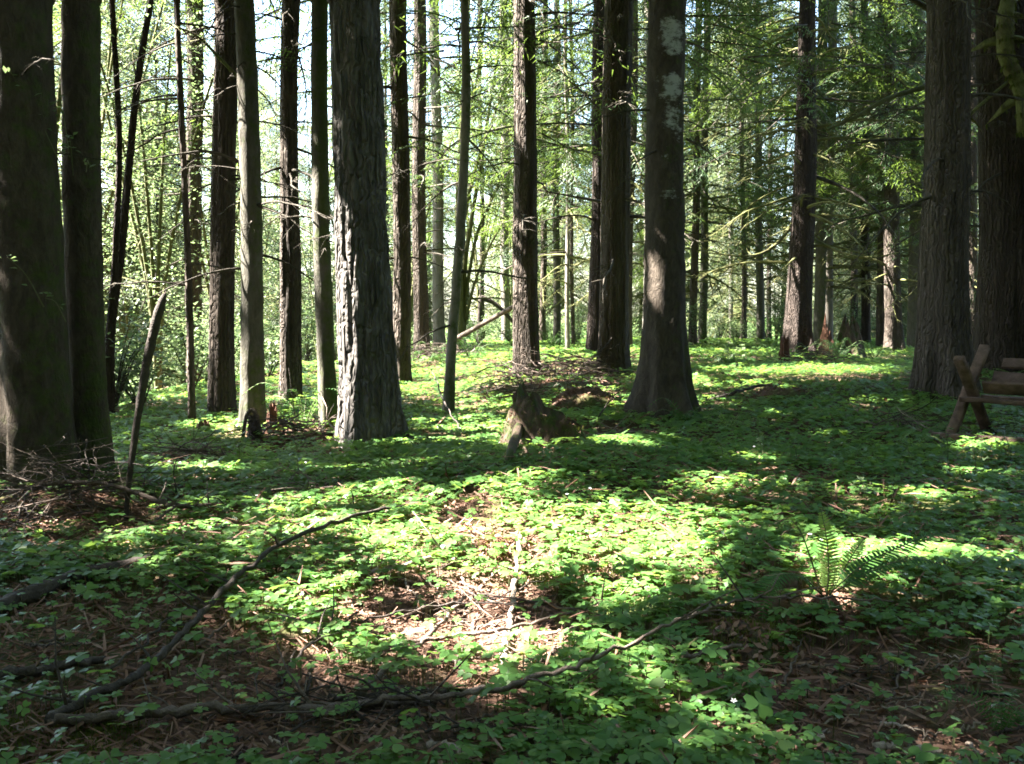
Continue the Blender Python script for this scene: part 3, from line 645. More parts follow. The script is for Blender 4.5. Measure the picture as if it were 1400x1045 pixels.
limb_path(T['ZZ']['root'], [(1378, 112, 14.9), (1345, 140, 14.8), (1322, 163, 14.8), (1317, 188, 14.8)], .022, .03, 'limb_moss', name='moss_wrapped_twig', twigs=2, seed=19)
limb_path(T['Z']['root'], [(1322, 118, 16.4), (1350, 115, 16), (1375, 108, 15.7)], .03, .012, 'limb_dark', seed=20)

# ------------------------------------------------------------------ leaves on twigs
def leaf_quad(L=.09, W=.06, fold=.25):
    v = np.array([[0, 0, 0], [L * .45, W * .5, L * fold * .4], [L, 0, -.02 * L], [L * .45, -W * .5, L * fold * .4], [L * .5, 0, 0]])
    return v, np.array([(0, 4, 1), (1, 4, 2), (0, 3, 4), (3, 2, 4)])
def leaf_cloud(mb, C, n, sig, size, r, m=0, up=.7):
    v, t = leaf_quad(); k = len(C) * n
    P = np.repeat(C, n, 0) + r.normal(0, 1, (k, 3)) * np.asarray(sig)
    Mx = rotz(r.random(k) * 6.283) @ roty(r.normal(.3, 1 - up, k)) @ rotx(r.normal(0, 1 - up, k)) * (size * r.uniform(.6, 1.35, k))[:, None, None]
    mb.many(v, None, t, Mx, P, m)

# ------------------------------------------------------------------ two-stemmed dark tree and the vine maple
g = gp(152, 572); rt = thing('forked_tree', 'thin dark tree forking low into two leaning stems beside the paired alders', 'tree', g)
for nm, pts, r0, r1 in (('trunk', [(150, 572, 0), (150, 480, 0), (154, 420, 0)], .075, .065), ('stem', [(152, 430, 0), (158, 340, -.2), (163, 190, -.3), (153, 0, -.4), (146, -120, -.4)], .05, .03),
                        ('stem', [(154, 425, 0), (167, 330, .2), (186, 130, .3), (206, 0, .4), (222, -130, .4)], .065, .035)):
    P = smooth_path(np.array([at(a, b, g[1] + c) for a, b, c in pts]) - g, 22); mb = MB(); mb.add(*tube(P, np.linspace(r0, r1, 22), 10, .18, 3)); mb.at['moss'] = np.full(mb.n, .25); mb.at['lichen'] = np.full(mb.n, -1.)
    mb.build(nm, M['red'], rt, True)
mb = MB(); r_ = np.random.default_rng(71); C = np.array([at(*p) for p in [(150, -100, g[1]), (222, -120, g[1]), (185, 60, g[1] + .6), (215, 20, g[1]), (140, 40, g[1]), (170, -40, g[1] + 1), (200, 150, g[1] + 1.2), (235, -60, g[1])]]) - g
leaf_cloud(mb, C, 45, .45, .9, r_); mb.build('crown', M['maple'], rt)

g = gp(632, 478); rt = thing('vine_maple', 'moss-coated vine maple with arching yellow-green stems fanning upward', 'tree', g)
r_ = np.random.default_rng(8); tips = []
for k, pts in enumerate([[(632, 478), (628, 380), (626, 260), (633, 140), (640, 20), (648, -60)], [(634, 476), (636, 360), (655, 240), (672, 130), (690, 20)], [(633, 470), (630, 340), (645, 250), (668, 180), (690, 120), (720, 60)],
                         [(634, 420), (650, 330), (665, 290), (690, 240), (722, 200)], [(630, 400), (628, 300), (636, 200), (655, 90), (668, -10)], [(636, 440), (648, 390), (668, 340), (690, 300)]]):
    n = 16; Yd = g[1] + np.linspace(0, (-1.2, .8, -.6, .9, .4, -.9)[k], len(pts)); P = smooth_path(np.array([at(a, b, y) for (a, b), y in zip(pts, Yd)]) - g, n)
    mb = MB(); r0 = (.13, .11, .09, .07, .08, .06)[k]; mb.add(*tube(P, np.linspace(r0, .03, n), 8, .3, k))
    for q in range(9):
        i0 = r_.integers(5, n); d = r_.normal(0, 1, 3); d[2] = abs(d[2]) * .5; d /= np.linalg.norm(d); l = r_.uniform(.5, 1.4); b = P[i0]
        e = b + d * l; tips += [e, b + d * l * .6]; mb.add(*tube(np.array([b, b + d * l * .5 + [0, 0, .08], e]), [.022, .014, .006], 4))
    mb.at['moss'] = np.full(mb.n, .8); mb.at['lichen'] = np.full(mb.n, -1.); mb.build('stem', M['mossbark'], rt, True)
mb = MB(); leaf_cloud(mb, np.array([t for t in tips if t[2] > 3.2]), 22, .4, 1.1, r_); mb.build('crown', M['maple'], rt)

# ------------------------------------------------------------------ background wood: shared shapes, copied
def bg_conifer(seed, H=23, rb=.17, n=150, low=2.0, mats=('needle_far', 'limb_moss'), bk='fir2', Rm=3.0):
    r = np.random.default_rng(seed); ax = lambda z: np.stack([.06 * np.sin(np.asarray(z) * .4 + seed), 0 * np.asarray(z)], -1)
    tm = trunk_mesh(ax, lambda z: np.maximum(rb * (1 - np.asarray(z) / (H + 1.0)), .02), H, 14, bk, 12, 30, seed, .4, .2, 0, rb).mesh('trunk', M[bk], True)
    mb = MB(); z = low + (H - low) * r.random(n) ** 1.05; Rz = Rm * np.clip((H - z) / (H - low), .06, 1) ** .75; az = r.random(n) * 6.283; rad = r.random(n) ** .7 * np.maximum(Rz - .6, .2)
    c = ax(z); pos = np.stack([c[:, 0] + np.cos(az) * rad, c[:, 1] + np.sin(az) * rad, z - .15 * rad], -1)
    put_boughs(mb, FINE, pos, az + r.normal(0, .4, n), r.uniform(0, .6, n), r.normal(0, .4, n), r.uniform(.9, 1.6, n), r)
    for q in range(n):
        a = np.array([c[q, 0], c[q, 1], z[q] + .1]); mb.add(*tube(np.array([a, (a + pos[q]) / 2 + [0, 0, .05], pos[q]]), [.03, .02, .012], 3), m=1)
    for q in range(64):
        zz = r.uniform(1, 13); a = r.random() * 6.28; l = r.uniform(.8, 2.4); p0 = np.array([0, 0, zz]); d = np.array([math.cos(a), math.sin(a), r.uniform(-.3, .1)])
        mb.add(*tube(np.array([p0, p0 + d * l * .5, p0 + d * l + [0, 0, -.2 * l]]), [.028, .018, .006], 3), m=1)
        for e in range(3):
            b_ = p0 + d * l * r.uniform(.3, .95); d2 = r.normal(0, 1, 3); d2[2] = -abs(d2[2]) * .6; mb.add(*tube(np.array([b_, b_ + d2 / np.linalg.norm(d2) * l * .3]), [.011, .004], 3), m=1)
    return tm, mb.mesh('crown', [M[mats[0]], M[mats[1]]])
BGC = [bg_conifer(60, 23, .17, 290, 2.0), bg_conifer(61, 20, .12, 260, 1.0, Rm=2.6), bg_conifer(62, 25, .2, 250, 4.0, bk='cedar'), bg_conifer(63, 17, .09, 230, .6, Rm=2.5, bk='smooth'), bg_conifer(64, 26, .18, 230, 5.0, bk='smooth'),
       bg_conifer(65, 9, .06, 110, .4, Rm=2.0, bk='smooth')]
def bg_maple(seed, H=11):
    r = np.random.default_rng(seed); mb = MB(); cs = []
    for k in range(5):
        a = r.random() * 6.28; l = r.uniform(.25, .8); P = smooth_path(np.array([[0, 0, 0], [l * math.cos(a) * .4, l * math.sin(a) * .4, H * .3], [l * math.cos(a) * 2, l * math.sin(a) * 2, H * .62], [l * math.cos(a) * 3.6, l * math.sin(a) * 3.6, H * r.uniform(.8, 1)]]), 10)
        mb.add(*tube(P, np.linspace(.07, .02, 10), 5, .2, k))
        for q in range(16):
            b = P[r.integers(3, 10)]; d = r.normal(0, 1, 3); d[2] *= .35; d /= np.linalg.norm(d); e = b + d * r.uniform(.4, 1.8); cs.append(e); cs.append((b + e) / 2)
            mb.add(*tube(np.array([b, e]), [.018, .006], 3))
    mb.at['moss'] = np.full(mb.n, .7); mb.at['lichen'] = np.full(mb.n, -1.); lm = MB(); leaf_cloud(lm, np.array(cs), 22, .36, 1.05, r)
    return mb.mesh('trunk', M['mossbark'], True), lm.mesh('crown', M['maple'])
BGM = [bg_maple(80, 11), bg_maple(81, 8), bg_maple(82, 13)]
def put_bg(name, pair, x, y, rz, s, label, group):
    t = thing(name, label, 'tree', (x, y, float(ground_z(x, y)) - .05), group); t.rotation_euler[2] = rz; t.scale = (s, s, s)
    obj('trunk', pair[0], t); obj('crown', pair[1], t)
rb = random.Random(21)
CON = [('conifer_tree', 'tall full-boughed conifer in the background beyond the plateau edge', 'full-boughed background conifers'), ('conifer_tree', 'slim conifer boughed nearly to its foot beyond the plateau edge', 'low-boughed background conifers'),
       ('cedar_tree', 'tall reddish-stemmed conifer in the background beyond the plateau edge', 'reddish-stemmed background conifers'), ('young_conifer', 'thin half-grown conifer in the background beyond the plateau edge', 'half-grown background conifers'),
       ('hemlock_tree', 'tall bare-footed grey conifer in the background beyond the plateau edge', 'bare-footed background conifers'), ('young_conifer', 'small bushy young conifer in the background beyond the plateau edge', 'bushy young background conifers')]
def put_con(i, x, y, rz, s): put_bg(CON[i][0], BGC[i], x, y, rz, s, CON[i][1], CON[i][2])
for k in range(104):
    y = 42 + 52 * rb.random() ** 1.2; x = rb.uniform(-.60, .60) * y
    if rb.random() < .10: y = rb.uniform(30, 52); x = -rb.uniform(.25, .58) * y
    if x > 0 and y < 46: y += 8
    if x < -.12 * y and y > 40 and k % 3: y += 14
    put_con(rb.choice([0, 1, 2, 3, 3, 4, 5, 1]), x, y, rb.uniform(0, 6.28), rb.uniform(.8, 1.2))
for k, (px, y) in enumerate([(215, 22), (300, 27), (60, 19), (440, 52), (180, 30), (655, 46), (560, 44), (340, 44), (700, 50), (1010, 52), (990, 60), (820, 56), (250, 36), (480, 38), (110, 26), (760, 58), (1060, 56), (940, 66)]):
    x = at(px, 480, y)[0]; put_bg('maple_tree', BGM[k % 3], x, y, k * 1.3, .85 + .1 * (k % 4), 'yellow-green leafy maple of the background wood', 'background maples')
for k, (px, y) in enumerate([(366, 58), (392, 66), (425, 60), (530, 62), (588, 64), (640, 68), (735, 60), (775, 66), (1070, 58), (1175, 56), (1235, 60), (1300, 58), (210, 46), (330, 58)]):
    put_con((0, 1, 3, 2, 4)[k % 5], at(px, 450, y)[0], y, k * 1.7, .85 + .1 * (k % 4))
# unseen trees added beside and behind the viewpoint to hold back sky light
for k in range(190):
    a = rb.uniform(R(-150), R(150)) - R(90); d = rb.uniform(13, 46); x, y = d * math.cos(a), d * math.sin(a)
    if y > 0 and abs(x) < .62 * y + 4: continue
    if x < -4 and (d < 27 or y > 4): continue
    i = rb.choice([0, 1, 3, 3, 5, 1]); put_bg(CON[i][0], BGC[i], x, y, rb.uniform(0, 6.28), rb.uniform(.8, 1.2), 'low-boughed conifer of the wood around the clearing', 'conifers all round the clearing')
# leafy shrubs on the bank
def shrub(seed, H=1.4):
    r = np.random.default_rng(seed); mb = MB(); cs = []
    for k in range(9):
        a = r.random() * 6.28; o = r.uniform(.2, .8); P = smooth_path(np.array([[0, 0, 0], [o * math.cos(a) * .5, o * math.sin(a) * .5, H * .55], [o * math.cos(a), o * math.sin(a), H * r.uniform(.7, 1)]]), 7)
        mb.add(*tube(P, np.linspace(.014, .004, 7), 4)); cs += [P[2], P[3], P[4], P[5], P[6]]
    lm = MB(); leaf_cloud(lm, np.array(cs), 14, .17, 1.0, r); return mb.mesh('stems', M['limb_dark'], True), lm.mesh('foliage', M['maple'])
SH = [shrub(90), shrub(91, 1.0), shrub(92, 1.8)]
for k in range(84):
    if k < 30: y = rb.uniform(14.5, 27); x = -5.4 + .11 * (y - 13) - rb.uniform(-.1, 7) * (.4 + (y - 14) / 14)
    else: y = rb.uniform(37, 50); x = rb.uniform(-7, 22)
    t = thing('leafy_shrub', 'leafy yellow-green shrub at the edge of the plateau' if k >= 30 else 'leafy yellow-green shrub on the sunny bank', 'shrub', (x, y, float(ground_z(x, y)) - .03), 'shrubs at the plateau edge' if k >= 30 else 'shrubs on the sunny bank')
    t.rotation_euler[2] = rb.uniform(0, 6.28); s = rb.uniform(.6, 1.2); t.scale = (s, s, s); obj('stems', SH[k % 3][0], t); obj('foliage', SH[k % 3][1], t)

# ------------------------------------------------------------------ stumps and rotten wood
def stump(name, label, px, py, wpx, hts, mat='stump', seed=0, Y=None, nth=100, hollow=.5, flare=.35, top='rot'):
    """hts: list of (angle deg seen from above, height m) for the broken rim"""
    r = np.random.default_rng(seed); g = gp(px, py) if Y is None else np.array([at(px, py, Y)[0], Y, float(ground_z(at(px, py, Y)[0], Y))])
    rad = wpx * pxm(g[1]) / 2; th = np.arange(nth) / nth * 2 * math.pi
    A = np.array([h[0] for h in hts] + [hts[0][0] + 360.0]); Hh = np.array([h[1] for h in hts] + [hts[0][1]])
    h = np.interp((np.degrees(th) - hts[0][0]) % 360 + hts[0][0], A, Hh) * (1 + .45 * (vnoise(th / 6.2832 * 26, th * 0, 26, seed) - .5) + .2 * (vnoise(th / 6.2832 * 50, th * 0, 50, seed + 9) - .5))
    rows = []; nz = 30
    for s in np.linspace(0, 1, nz):
        z = -.15 + (h + .15) * s; rr = rad * (1 + flare * np.exp(-np.maximum(z, 0) / .12) * (.6 + .5 * np.cos(4 * th + seed)) - .32 * np.maximum(z, 0) / .55)
        rr = rr * (1 + .16 * (vnoise(th / 6.2832 * 12, z * 1.4, 12, seed + 1) - .5) + .26 * (vnoise(th / 6.2832 * 26, z * 1.2, 26, seed + 2) - .5) + .12 * (vnoise(th / 6.2832 * 50, z * 14, 50, seed + 4) - .5))
        rows.append(np.stack([rr * np.cos(th), rr * np.sin(th), z], -1))
    for s in (.86, .7, .5, .25):
        e = rows[nz - 1]; rows.append(np.stack([e[:, 0] * s, e[:, 1] * s, e[:, 2] * (1 - (1 - s) * hollow) - .05], -1))
    V = np.concatenate(rows); n = len(rows); i = np.arange(n - 1)[:, None] * nth; j = np.arange(nth)[None]; j2 = (j + 1) % nth
    qd = np.stack([i + j, i + j2, i + nth + j2, i + nth + j], -1)
    root = thing(name, label, 'stump', g)
    mb = MB(); mb.add(rows and np.concatenate(rows[:nz]), qd[:nz - 1].reshape(-1, 4)); mb.build('bark_shell', M[mat], root, True)
    mb = MB(); mb.add(np.concatenate(rows[nz - 1:]), qd[:n - nz].reshape(-1, 4)); c = np.concatenate(rows[nz - 1:]); k = len(c)
    mb.add(np.vstack([rows[-1], rows[-1].mean(0)]), None, np.stack([np.arange(nth), (np.arange(nth) + 1) % nth, np.full(nth, nth)], -1)); mb.build('broken_top', M[top], root, True)
    return root
sp = stump('mossy_stump', 'low mossy stump with one jagged peak in front of the brush pile', 742, 614, 112, [(0, .22), (50, .30), (95, .50), (130, .52), (165, .58), (195, .60), (222, .52), (245, .44), (275, .36), (320, .22)], seed=2, top='stump')
P = [gp(690, 640, .02), gp(700, 615, .12), gp(712, 575, .28)]; P = np.array(P) - np.array(sp.location); mb = MB(); mb.add(*tube(smooth_path(P, 8), np.linspace(.03, .05, 8), 7, .3, 4)); mb.build('root', M['stump'], sp, True)
stump('dark_stump', 'dark squat rotten stump beside the buttressed fir', 1160, 489, 46, [(0, 1.0), (60, .7), (120, .95), (200, 1.15), (260, .8), (310, 1.1)], seed=4, top='stump', hollow=.3, flare=.25)
stump('broken_red_stump', 'splintered red-brown stump with sunlit foot next to the dark stump', 1130, 492, 26, [(0, .5), (70, .9), (150, .4), (200, 1.25), (260, .6), (310, .35)], mat='rot', seed=5, hollow=.4)
stump('red_stub', 'short red rotten stub beside the smooth grey trunk', 372, 592, 15, [(0, .30), (90, .36), (180, .22), (270, .33)], mat='rot', seed=6, hollow=.3)
stump('small_stub', 'low sawn-looking stub at the foot of the buttressed fir', 1072, 496, 15, [(0, .5), (120, .46), (240, .52)], mat='rot', seed=7, hollow=.1, flare=.15)
stump('dark_knoll_stump', 'knee-high black stub on the bank below the thin young trunk', 278, 592, 16, [(0, .12), (90, .15), (180, .1), (270, .14)], seed=8, hollow=.2)
def strew(o, n, size, mat, seed, name):
    me = o.data; co = np.zeros(len(me.vertices) * 3, np.float32); me.vertices.foreach_get('co', co); co = co.reshape(-1, 3); r = np.random.default_rng(seed)
    p = co[r.integers(0, len(co), n)] + r.normal(0, .012, (n, 3)); v = np.array([[-.5, 0, .05], [-.1, -.22, .2], [.5, 0, .05], [.0, .2, .0]]) if mat == 'litter' else np.array([[-.15, 0, 0], [.15, 0, 0], [.12, .1, .6], [0, .3, 1.0]])
    mb = MB(); mb.many(v, None, np.array([(0, 1, 2), (0, 2, 3)]), rotz(r.random(n) * 6.283) @ roty(r.normal(0, .6, n)) @ rotx(r.normal(0, .6, n)) * (size * r.uniform(.4, 1.2, n))[:, None, None], p)
    return tag(mb.build(name, M[mat], o), kind='stuff')
sh_ = [c for c in sp.children if c.name.startswith('bark_shell')][0]; strew(sh_, 1500, .035, 'mosstuft', 3, 'moss_fur'); strew(sh_, 300, .05, 'litter', 4, 'litter_flakes')
# mound of red rotten wood behind the stump
def mound(name, label, px, py, w, dpt, h, seed, mats, cat='mound'):
    g = gp(px, py); n = 30; u = np.linspace(-1, 1, n); A, B = np.meshgrid(u, u, indexing='ij'); rr = np.sqrt(A * A + B * B)
    z = h * np.clip(1 - rr ** 2.2, -.15, 1) * (1 + .5 * (vnoise(A * 3 + 9, B * 3 + 9, 256, seed) - .5)) + .05 * (vnoise(A * 9 + 20, B * 9 + 20, 256, seed) - .5) - .03
    i = np.arange(n - 1)[:, None] * n; j = np.arange(n - 1)[None]; mb = MB(); mb.add(np.stack([A * w, B * dpt, z], -1).reshape(-1, 3), np.stack([i + j, i + n + j, i + n + j + 1, i + j + 1], -1).reshape(-1, 4))
    o = tag(mb.build(name, M[mats], None, True, g), label, cat); strew(o, 900, .05, 'litter', seed, 'litter_flakes'); strew(o, 700, .03, 'mosstuft', seed + 1, 'moss_fur'); return o
mound('rotten_log_mound', 'hump of crumbling rotten wood strewn with red litter behind the jagged stump', 800, 556, .55, .5, .26, 3, 'floor')
mound('red_wood_mound', 'mound of crumbled red rotten wood beside the sunny sorrel patch', 676, 752, .16, .2, .09, 4, 'rot')
mound('fern_root_mound', 'dark mossy root hummock below the young fern', 1020, 890, .26, .24, .13, 6, 'stump')
mound('dark_hummock', 'dark low hummock of old brush on the shaded sorrel beside the lichen trunk', 1072, 548, .6, .5, .2, 8, 'floor')

# ------------------------------------------------------------------ black leaning snag
g = gp(172, 712); rt = thing('leaning_snag', 'black splintered broken pole leaning upright in front of the paired trunks', 'snag', g)
P = smooth_path(np.array([at(a, b, g[1] + c) for a, b, c in [(172, 712, 0), (176, 660, 0), (184, 600, .05), (193, 540, .08), (204, 480, .1), (216, 430, .1), (225, 402, .1)]]) - g, 26); P[0][2] -= .1
mb = MB(); mb.add(*tube(P, np.interp(np.linspace(0, 1, 26), [0, .3, .75, .93, 1], [.017, .022, .036, .03, .012]), 10, .3, 5)); mb.build('pole', M['stick_dark'], rt, True)
mb = MB(); mb.add(*tube(P[-3:] + [.012, 0, .02], [.015, .01, .003], 5)); mb.build('splinter', M['stick'], rt, True)

# ------------------------------------------------------------------ sticks and fallen branches
def stick(name, label, pts, w0, w1, mat='stick', lift=.03, group=None, twigs=0, seed=0, sides=8, n=None, cat='branch'):
    """pts: (px, py[, lift]) on the floor; w0, w1: thickness in metres"""
    W = np.array([gp(p[0], p[1], (p[2] if len(p) > 2 else lift) * .95) for p in pts]); base = W[0].copy(); r = np.random.default_rng(seed)
    n = n or max(8, 7 * len(pts)); P = smooth_path(W - base, n); P += r.normal(0, .006, P.shape)
    root_mesh = MB(); root_mesh.add(*tube(P, np.linspace(w0, w1, n) / 2 * (1 + .22 * (vnoise(np.linspace(0, n * 1.1, n), np.zeros(n), 256, seed) - .5)), sides, .5, seed))
    o = tag(root_mesh.build(name, M[mat], None, True, base), label, cat, group)
    for k in range(int(twigs * 1.8)):
        i0 = r.integers(1, n - 1); d = r.normal(0, 1, 3); d[2] = abs(d[2]) * .5; d /= np.linalg.norm(d); l = r.uniform(.12, .4); b = P[i0]
        mb = MB(); mb.add(*tube(np.array([b, b + d * l * .5 + r.normal(0, .015, 3), b + d * l]), [min(w1, .014) / 2 + .001, .004, .002], 5)); mb.build('twig', M[mat], o, True)
    return o
FB = 'fallen_branch'
stick(FB, 'long dark curved branch sweeping diagonally over the sorrel towards the jagged stump', [(65, 985, .06), (130, 950, .07), (190, 920, .08), (240, 875, .08), (285, 828, .10), (330, 782, .13), (400, 735, .16), (480, 707, .14), (545, 692, .1), (603, 679, .05)], .034, .022, 'stick_dark', twigs=5, seed=1)
stick(FB, 'grey-barked long branch lying level across the foreground litter', [(68, 988, .05), (170, 978, .06), (270, 972, .06), (360, 968, .06), (440, 968, .06), (520, 962, .06), (600, 958, .06)], .036, .028, 'stick', twigs=4, seed=2)
stick(FB, 'whippy thin branch arching from the foreground litter to the young fern', [(440, 975, .05), (520, 958, .08), (620, 952, .10), (700, 935, .12), (780, 912, .16), (860, 880, .2), (940, 843, .24), (1000, 824, .26), (1050, 818, .26), (1130, 817, .24), (1225, 822, .2)], .026, .007, 'stick', twigs=7, seed=3)
stick(FB, 'dark stick lying under the arching whippy branch', [(450, 955, .04), (560, 945, .05), (640, 943, .06), (720, 935, .05)], .022, .014, 'stick_dark', twigs=2, seed=4)
stick(FB, 'thick dark rotting log pole on the sorrel in front of the snag', [(-30, 842, .06), (60, 805, .07), (130, 783, .07), (210, 766, .07), (270, 750, .06), (335, 738, .05)], .085, .05, 'stick_dark', seed=5, sides=12)
stick(FB, 'dark arched branch curving past the foot of the paired trunks', [(-20, 680, .12), (60, 664, .2), (110, 660, .25), (160, 665, .26), (215, 684, .2), (250, 692, .14), (310, 692, .09), (376, 699, .05)], .03, .036, 'stick', twigs=9, seed=6)
stick(FB, 'thin brown branch forking down from the arched branch into the sorrel', [(240, 692, .16), (205, 715, .1), (160, 740, .05), (90, 752, .03)], .02, .012, 'stick', twigs=2, seed=7)
stick(FB, 'pale slender stick half buried in sorrel beside the litter hollow', [(448, 800, .04), (500, 785, .05), (560, 770, .06), (612, 756, .06)], .028, .024, 'stick_pale', seed=8, twigs=2)
stick(FB, 'dark thin stick crossing the sunny litter hollow', [(400, 905, .06), (440, 870, .08), (490, 850, .1), (560, 834, .1), (640, 825, .1), (720, 826, .08), (770, 830, .05)], .013, .008, 'stick_dark', twigs=4, seed=9)
stick(FB, 'straight reddish stick lying across the sunny litter hollow', [(515, 876, .05), (600, 873, .06), (680, 860, .07), (760, 842, .07), (830, 825, .06), (915, 802, .05)], .02, .012, 'stick', twigs=4, seed=10)
stick(FB, 'pale bleached stick standing end-on through the sunny litter hollow', [(688, 910, .03), (694, 870, .04), (700, 830, .05), (704, 790, .06), (712, 730, .06)], .034, .026, 'stick_pale', seed=11)
stick(FB, 'grey stick crossing under the reddish stick in the litter', [(480, 958, .03), (540, 905, .04), (590, 865, .05), (635, 818, .05)], .024, .02, 'stick', seed=12)
stick(FB, 'short thick stick on the mossy root hummock by the fern', [(900, 908, .06), (955, 895, .1), (1015, 882, .12)], .022, .018, 'stick', seed=13)
stick(FB, 'bleached broken stick at the foot of the foreground litter bank', [(1200, 1023, .03), (1240, 1025, .03), (1290, 1030, .03)], .03, .025, 'stick_pale', seed=14)
stick(FB, 'curved bleached root end in the front litter below the level branch', [(588, 1020, .03), (620, 1022, .05), (650, 1040, .03)], .03, .022, 'stick_pale', seed=15)
stick(FB, 'dark rotting stick beside the mossy litter near the level branch', [(-20, 925, .04), (60, 915, .05), (140, 900, .04)], .05, .03, 'stick_dark', seed=16, twigs=1)
stick(FB, 'thin twig branching off beside the long curved branch', [(150, 918, .04), (200, 875, .07), (235, 840, .08), (270, 832, .06)], .012, .008, 'stick_dark', seed=17)
stick(FB, 'short dark leaning stick with its foot by the flared lichen trunk', [(805, 590, .02), (825, 560, .18), (848, 530, .45)], .025, .012, 'stick_dark', seed=18)
stick(FB, 'pale thin stick in litter between the stump and the flared trunk', [(800, 597, .03), (840, 592, .05), (895, 592, .04)], .03, .02, 'stick_pale', twigs=5, seed=19)
stick(FB, 'dark branch lying on the sorrel beside the flared trunk', [(965, 548, .05), (1000, 538, .12), (1040, 528, .14), (1066, 525, .08)], .05, .03, 'stick_dark', seed=20, twigs=3)
stick(FB, 'dark root-like stick at the foot of the big furrowed fir', [(553, 598, .05), (572, 603, .05), (590, 605, .03)], .05, .03, 'stick_dark', seed=21)
stick(FB, 'thin leaning twig propped against the mossy-footed sapling', [(590, 505, .5), (610, 555, .3), (628, 585, .12), (642, 600, .02)], .02, .012, 'stick_dark', seed=22, cat='branch')
stick(FB, 'little crooked dark stick on the shaded sorrel near the jagged stump', [(632, 638, .02), (645, 628, .08), (654, 617, .12)], .02, .012, 'stick_dark', seed=23)
stick(FB, 'short pale stick on the dark sorrel before the fluted cedar', [(1155, 572, .05), (1165, 565, .1), (1177, 558, .15)], .025, .018, 'stick_pale', seed=24)
stick(FB, 'reddish twig leaning from the jagged stump litter', [(786, 632, .03), (800, 622, .06), (812, 612, .06)], .016, .01, 'stick', seed=25)
for k, (a, b, c, d_, m) in enumerate([(445, 785, 485, 830, 'stick_pale'), (545, 785, 585, 830, 'stick_pale'), (95, 870, 30, 880, 'stick'), (270, 885, 340, 830, 'stick'), (310, 895, 360, 885, 'stick'), (230, 1030, 290, 1010, 'stick_pale'),
        (640, 880, 620, 915, 'stick'), (380, 940, 405, 890, 'stick_dark'), (415, 950, 425, 915, 'stick_dark'), (740, 905, 765, 885, 'stick'), (860, 965, 900, 980, 'stick_dark'), (1070, 940, 1100, 870, 'stick'), (560, 1000, 700, 995, 'stick_dark'),
        (1000, 985, 1060, 975, 'stick'), (1090, 1015, 1130, 1000, 'stick_pale'), (1310, 1000, 1390, 985, 'stick_pale'), (1180, 960, 1260, 950, 'stick'), (330, 1035, 260, 1038, 'stick_dark'), (860, 770, 880, 800, 'stick_pale'), (120, 965, 60, 950, 'stick'),
        (160, 690, 60, 640, 'stick'), (110, 720, 80, 760, 'stick'), (20, 700, 40, 630, 'stick'), (70, 650, 140, 690, 'stick'), (1240, 880, 1220, 950, 'stick'), (1380, 950, 1300, 945, 'stick_dark'), (690, 770, 660, 800, 'stick'), (630, 790, 660, 840, 'stick')]):
    stick('fallen_twig', 'short dry twig lying loose in the foreground leaf litter', [(a, b, .03), ((a + c) / 2 + (k % 5 - 2) * 2, (b + d_) / 2 + (k % 3 - 1) * 3, .05), (c, d_, .04)], .014, .008, m, group='loose twigs in the foreground litter', seed=60 + k, sides=6, cat='twig')

rt_ = random.Random(9)
for k in range(60):
    zx = rt_.choice([(0, 420, 800, 1030), (300, 760, 900, 1035), (480, 780, 790, 905), (1040, 1400, 880, 1035), (0, 300, 690, 800)])
    a, b = rt_.uniform(zx[0], zx[1]), rt_.uniform(zx[2], zx[3]); th = rt_.uniform(-.9, .9); l = rt_.uniform(40, 150); c, d_ = a + l * math.cos(th), min(1040, b + l * math.sin(th) * .55)
    stick('fallen_twig', 'short dry twig lying loose in the foreground leaf litter', [(a, b, .02), ((a + c) / 2 + rt_.uniform(-8, 8), (b + d_) / 2 + rt_.uniform(-6, 6), rt_.uniform(.02, .08)), (c, d_, rt_.uniform(.01, .06))], rt_.uniform(.007, .016), .004, rt_.choice(['stick', 'stick_dark', 'stick_dark', 'stick_pale']), group='loose twigs in the foreground litter', seed=160 + k, sides=5, cat='twig')
# brush piles: heaps of dry sticks
STK = []
for k in range(8):
    r_ = np.random.default_rng(k); P = np.stack([np.linspace(0, 1, 6), np.cumsum(r_.normal(0, .03, 6)), np.cumsum(r_.normal(0, .03, 6))], -1); mb = MB(); mb.add(*tube(P, np.linspace(.013, .006, 6), 5, .3, k))
    for q in range(3):
        b = P[r_.integers(1, 5)]; d = r_.normal(0, .25, 3); d[0] = abs(d[0]) + .1; mb.add(*tube(np.array([b, b + d * .8]), [.006, .002], 4))
    STK.append([mb.mesh('stick', M[m], True) for m in ('stick', 'stick_pale', 'stick_dark')])
def pile(name, label, px, py, w, dpt, h, n, seed, tone=(0, 1, 2), ls=(.5, 1.3), fat=1.0):
    g = gp(px, py); r = np.random.default_rng(seed); root = thing(name, label, 'brush pile', g)
    for k in range(n):
        x, y = r.normal(0, .4, 2); o = obj('stick', STK[r.integers(8)][tone[r.integers(len(tone))]], root); l = r.uniform(*ls)
        az = r.random() * 6.28; lx, ly = x * w - .5 * l * math.cos(az), y * dpt - .5 * l * math.sin(az)
        zt = float(ground_z(g[0] + lx, g[1] + ly)) - g[2]
        o.location = (lx, ly, max(zt, 0) + h * max(.05, (1 - x * x - y * y)) * r.random() + .02); o.rotation_euler = (r.random() * 6, r.normal(0, .22), az); o.scale = (l, l * fat, l * fat)
    return root
pile('brush_pile', 'wide pile of grey broken sticks at the foot of the mossy cedar', 775, 520, 1.4, .7, .36, 95, 1, (0, 2, 2), (.4, 1.3), .9)
pile('twig_heap', 'pale dry twig fan spread on top of the rotten wood hump', 812, 528, .4, .3, .45, 26, 2, (1, 0), (.3, .6))
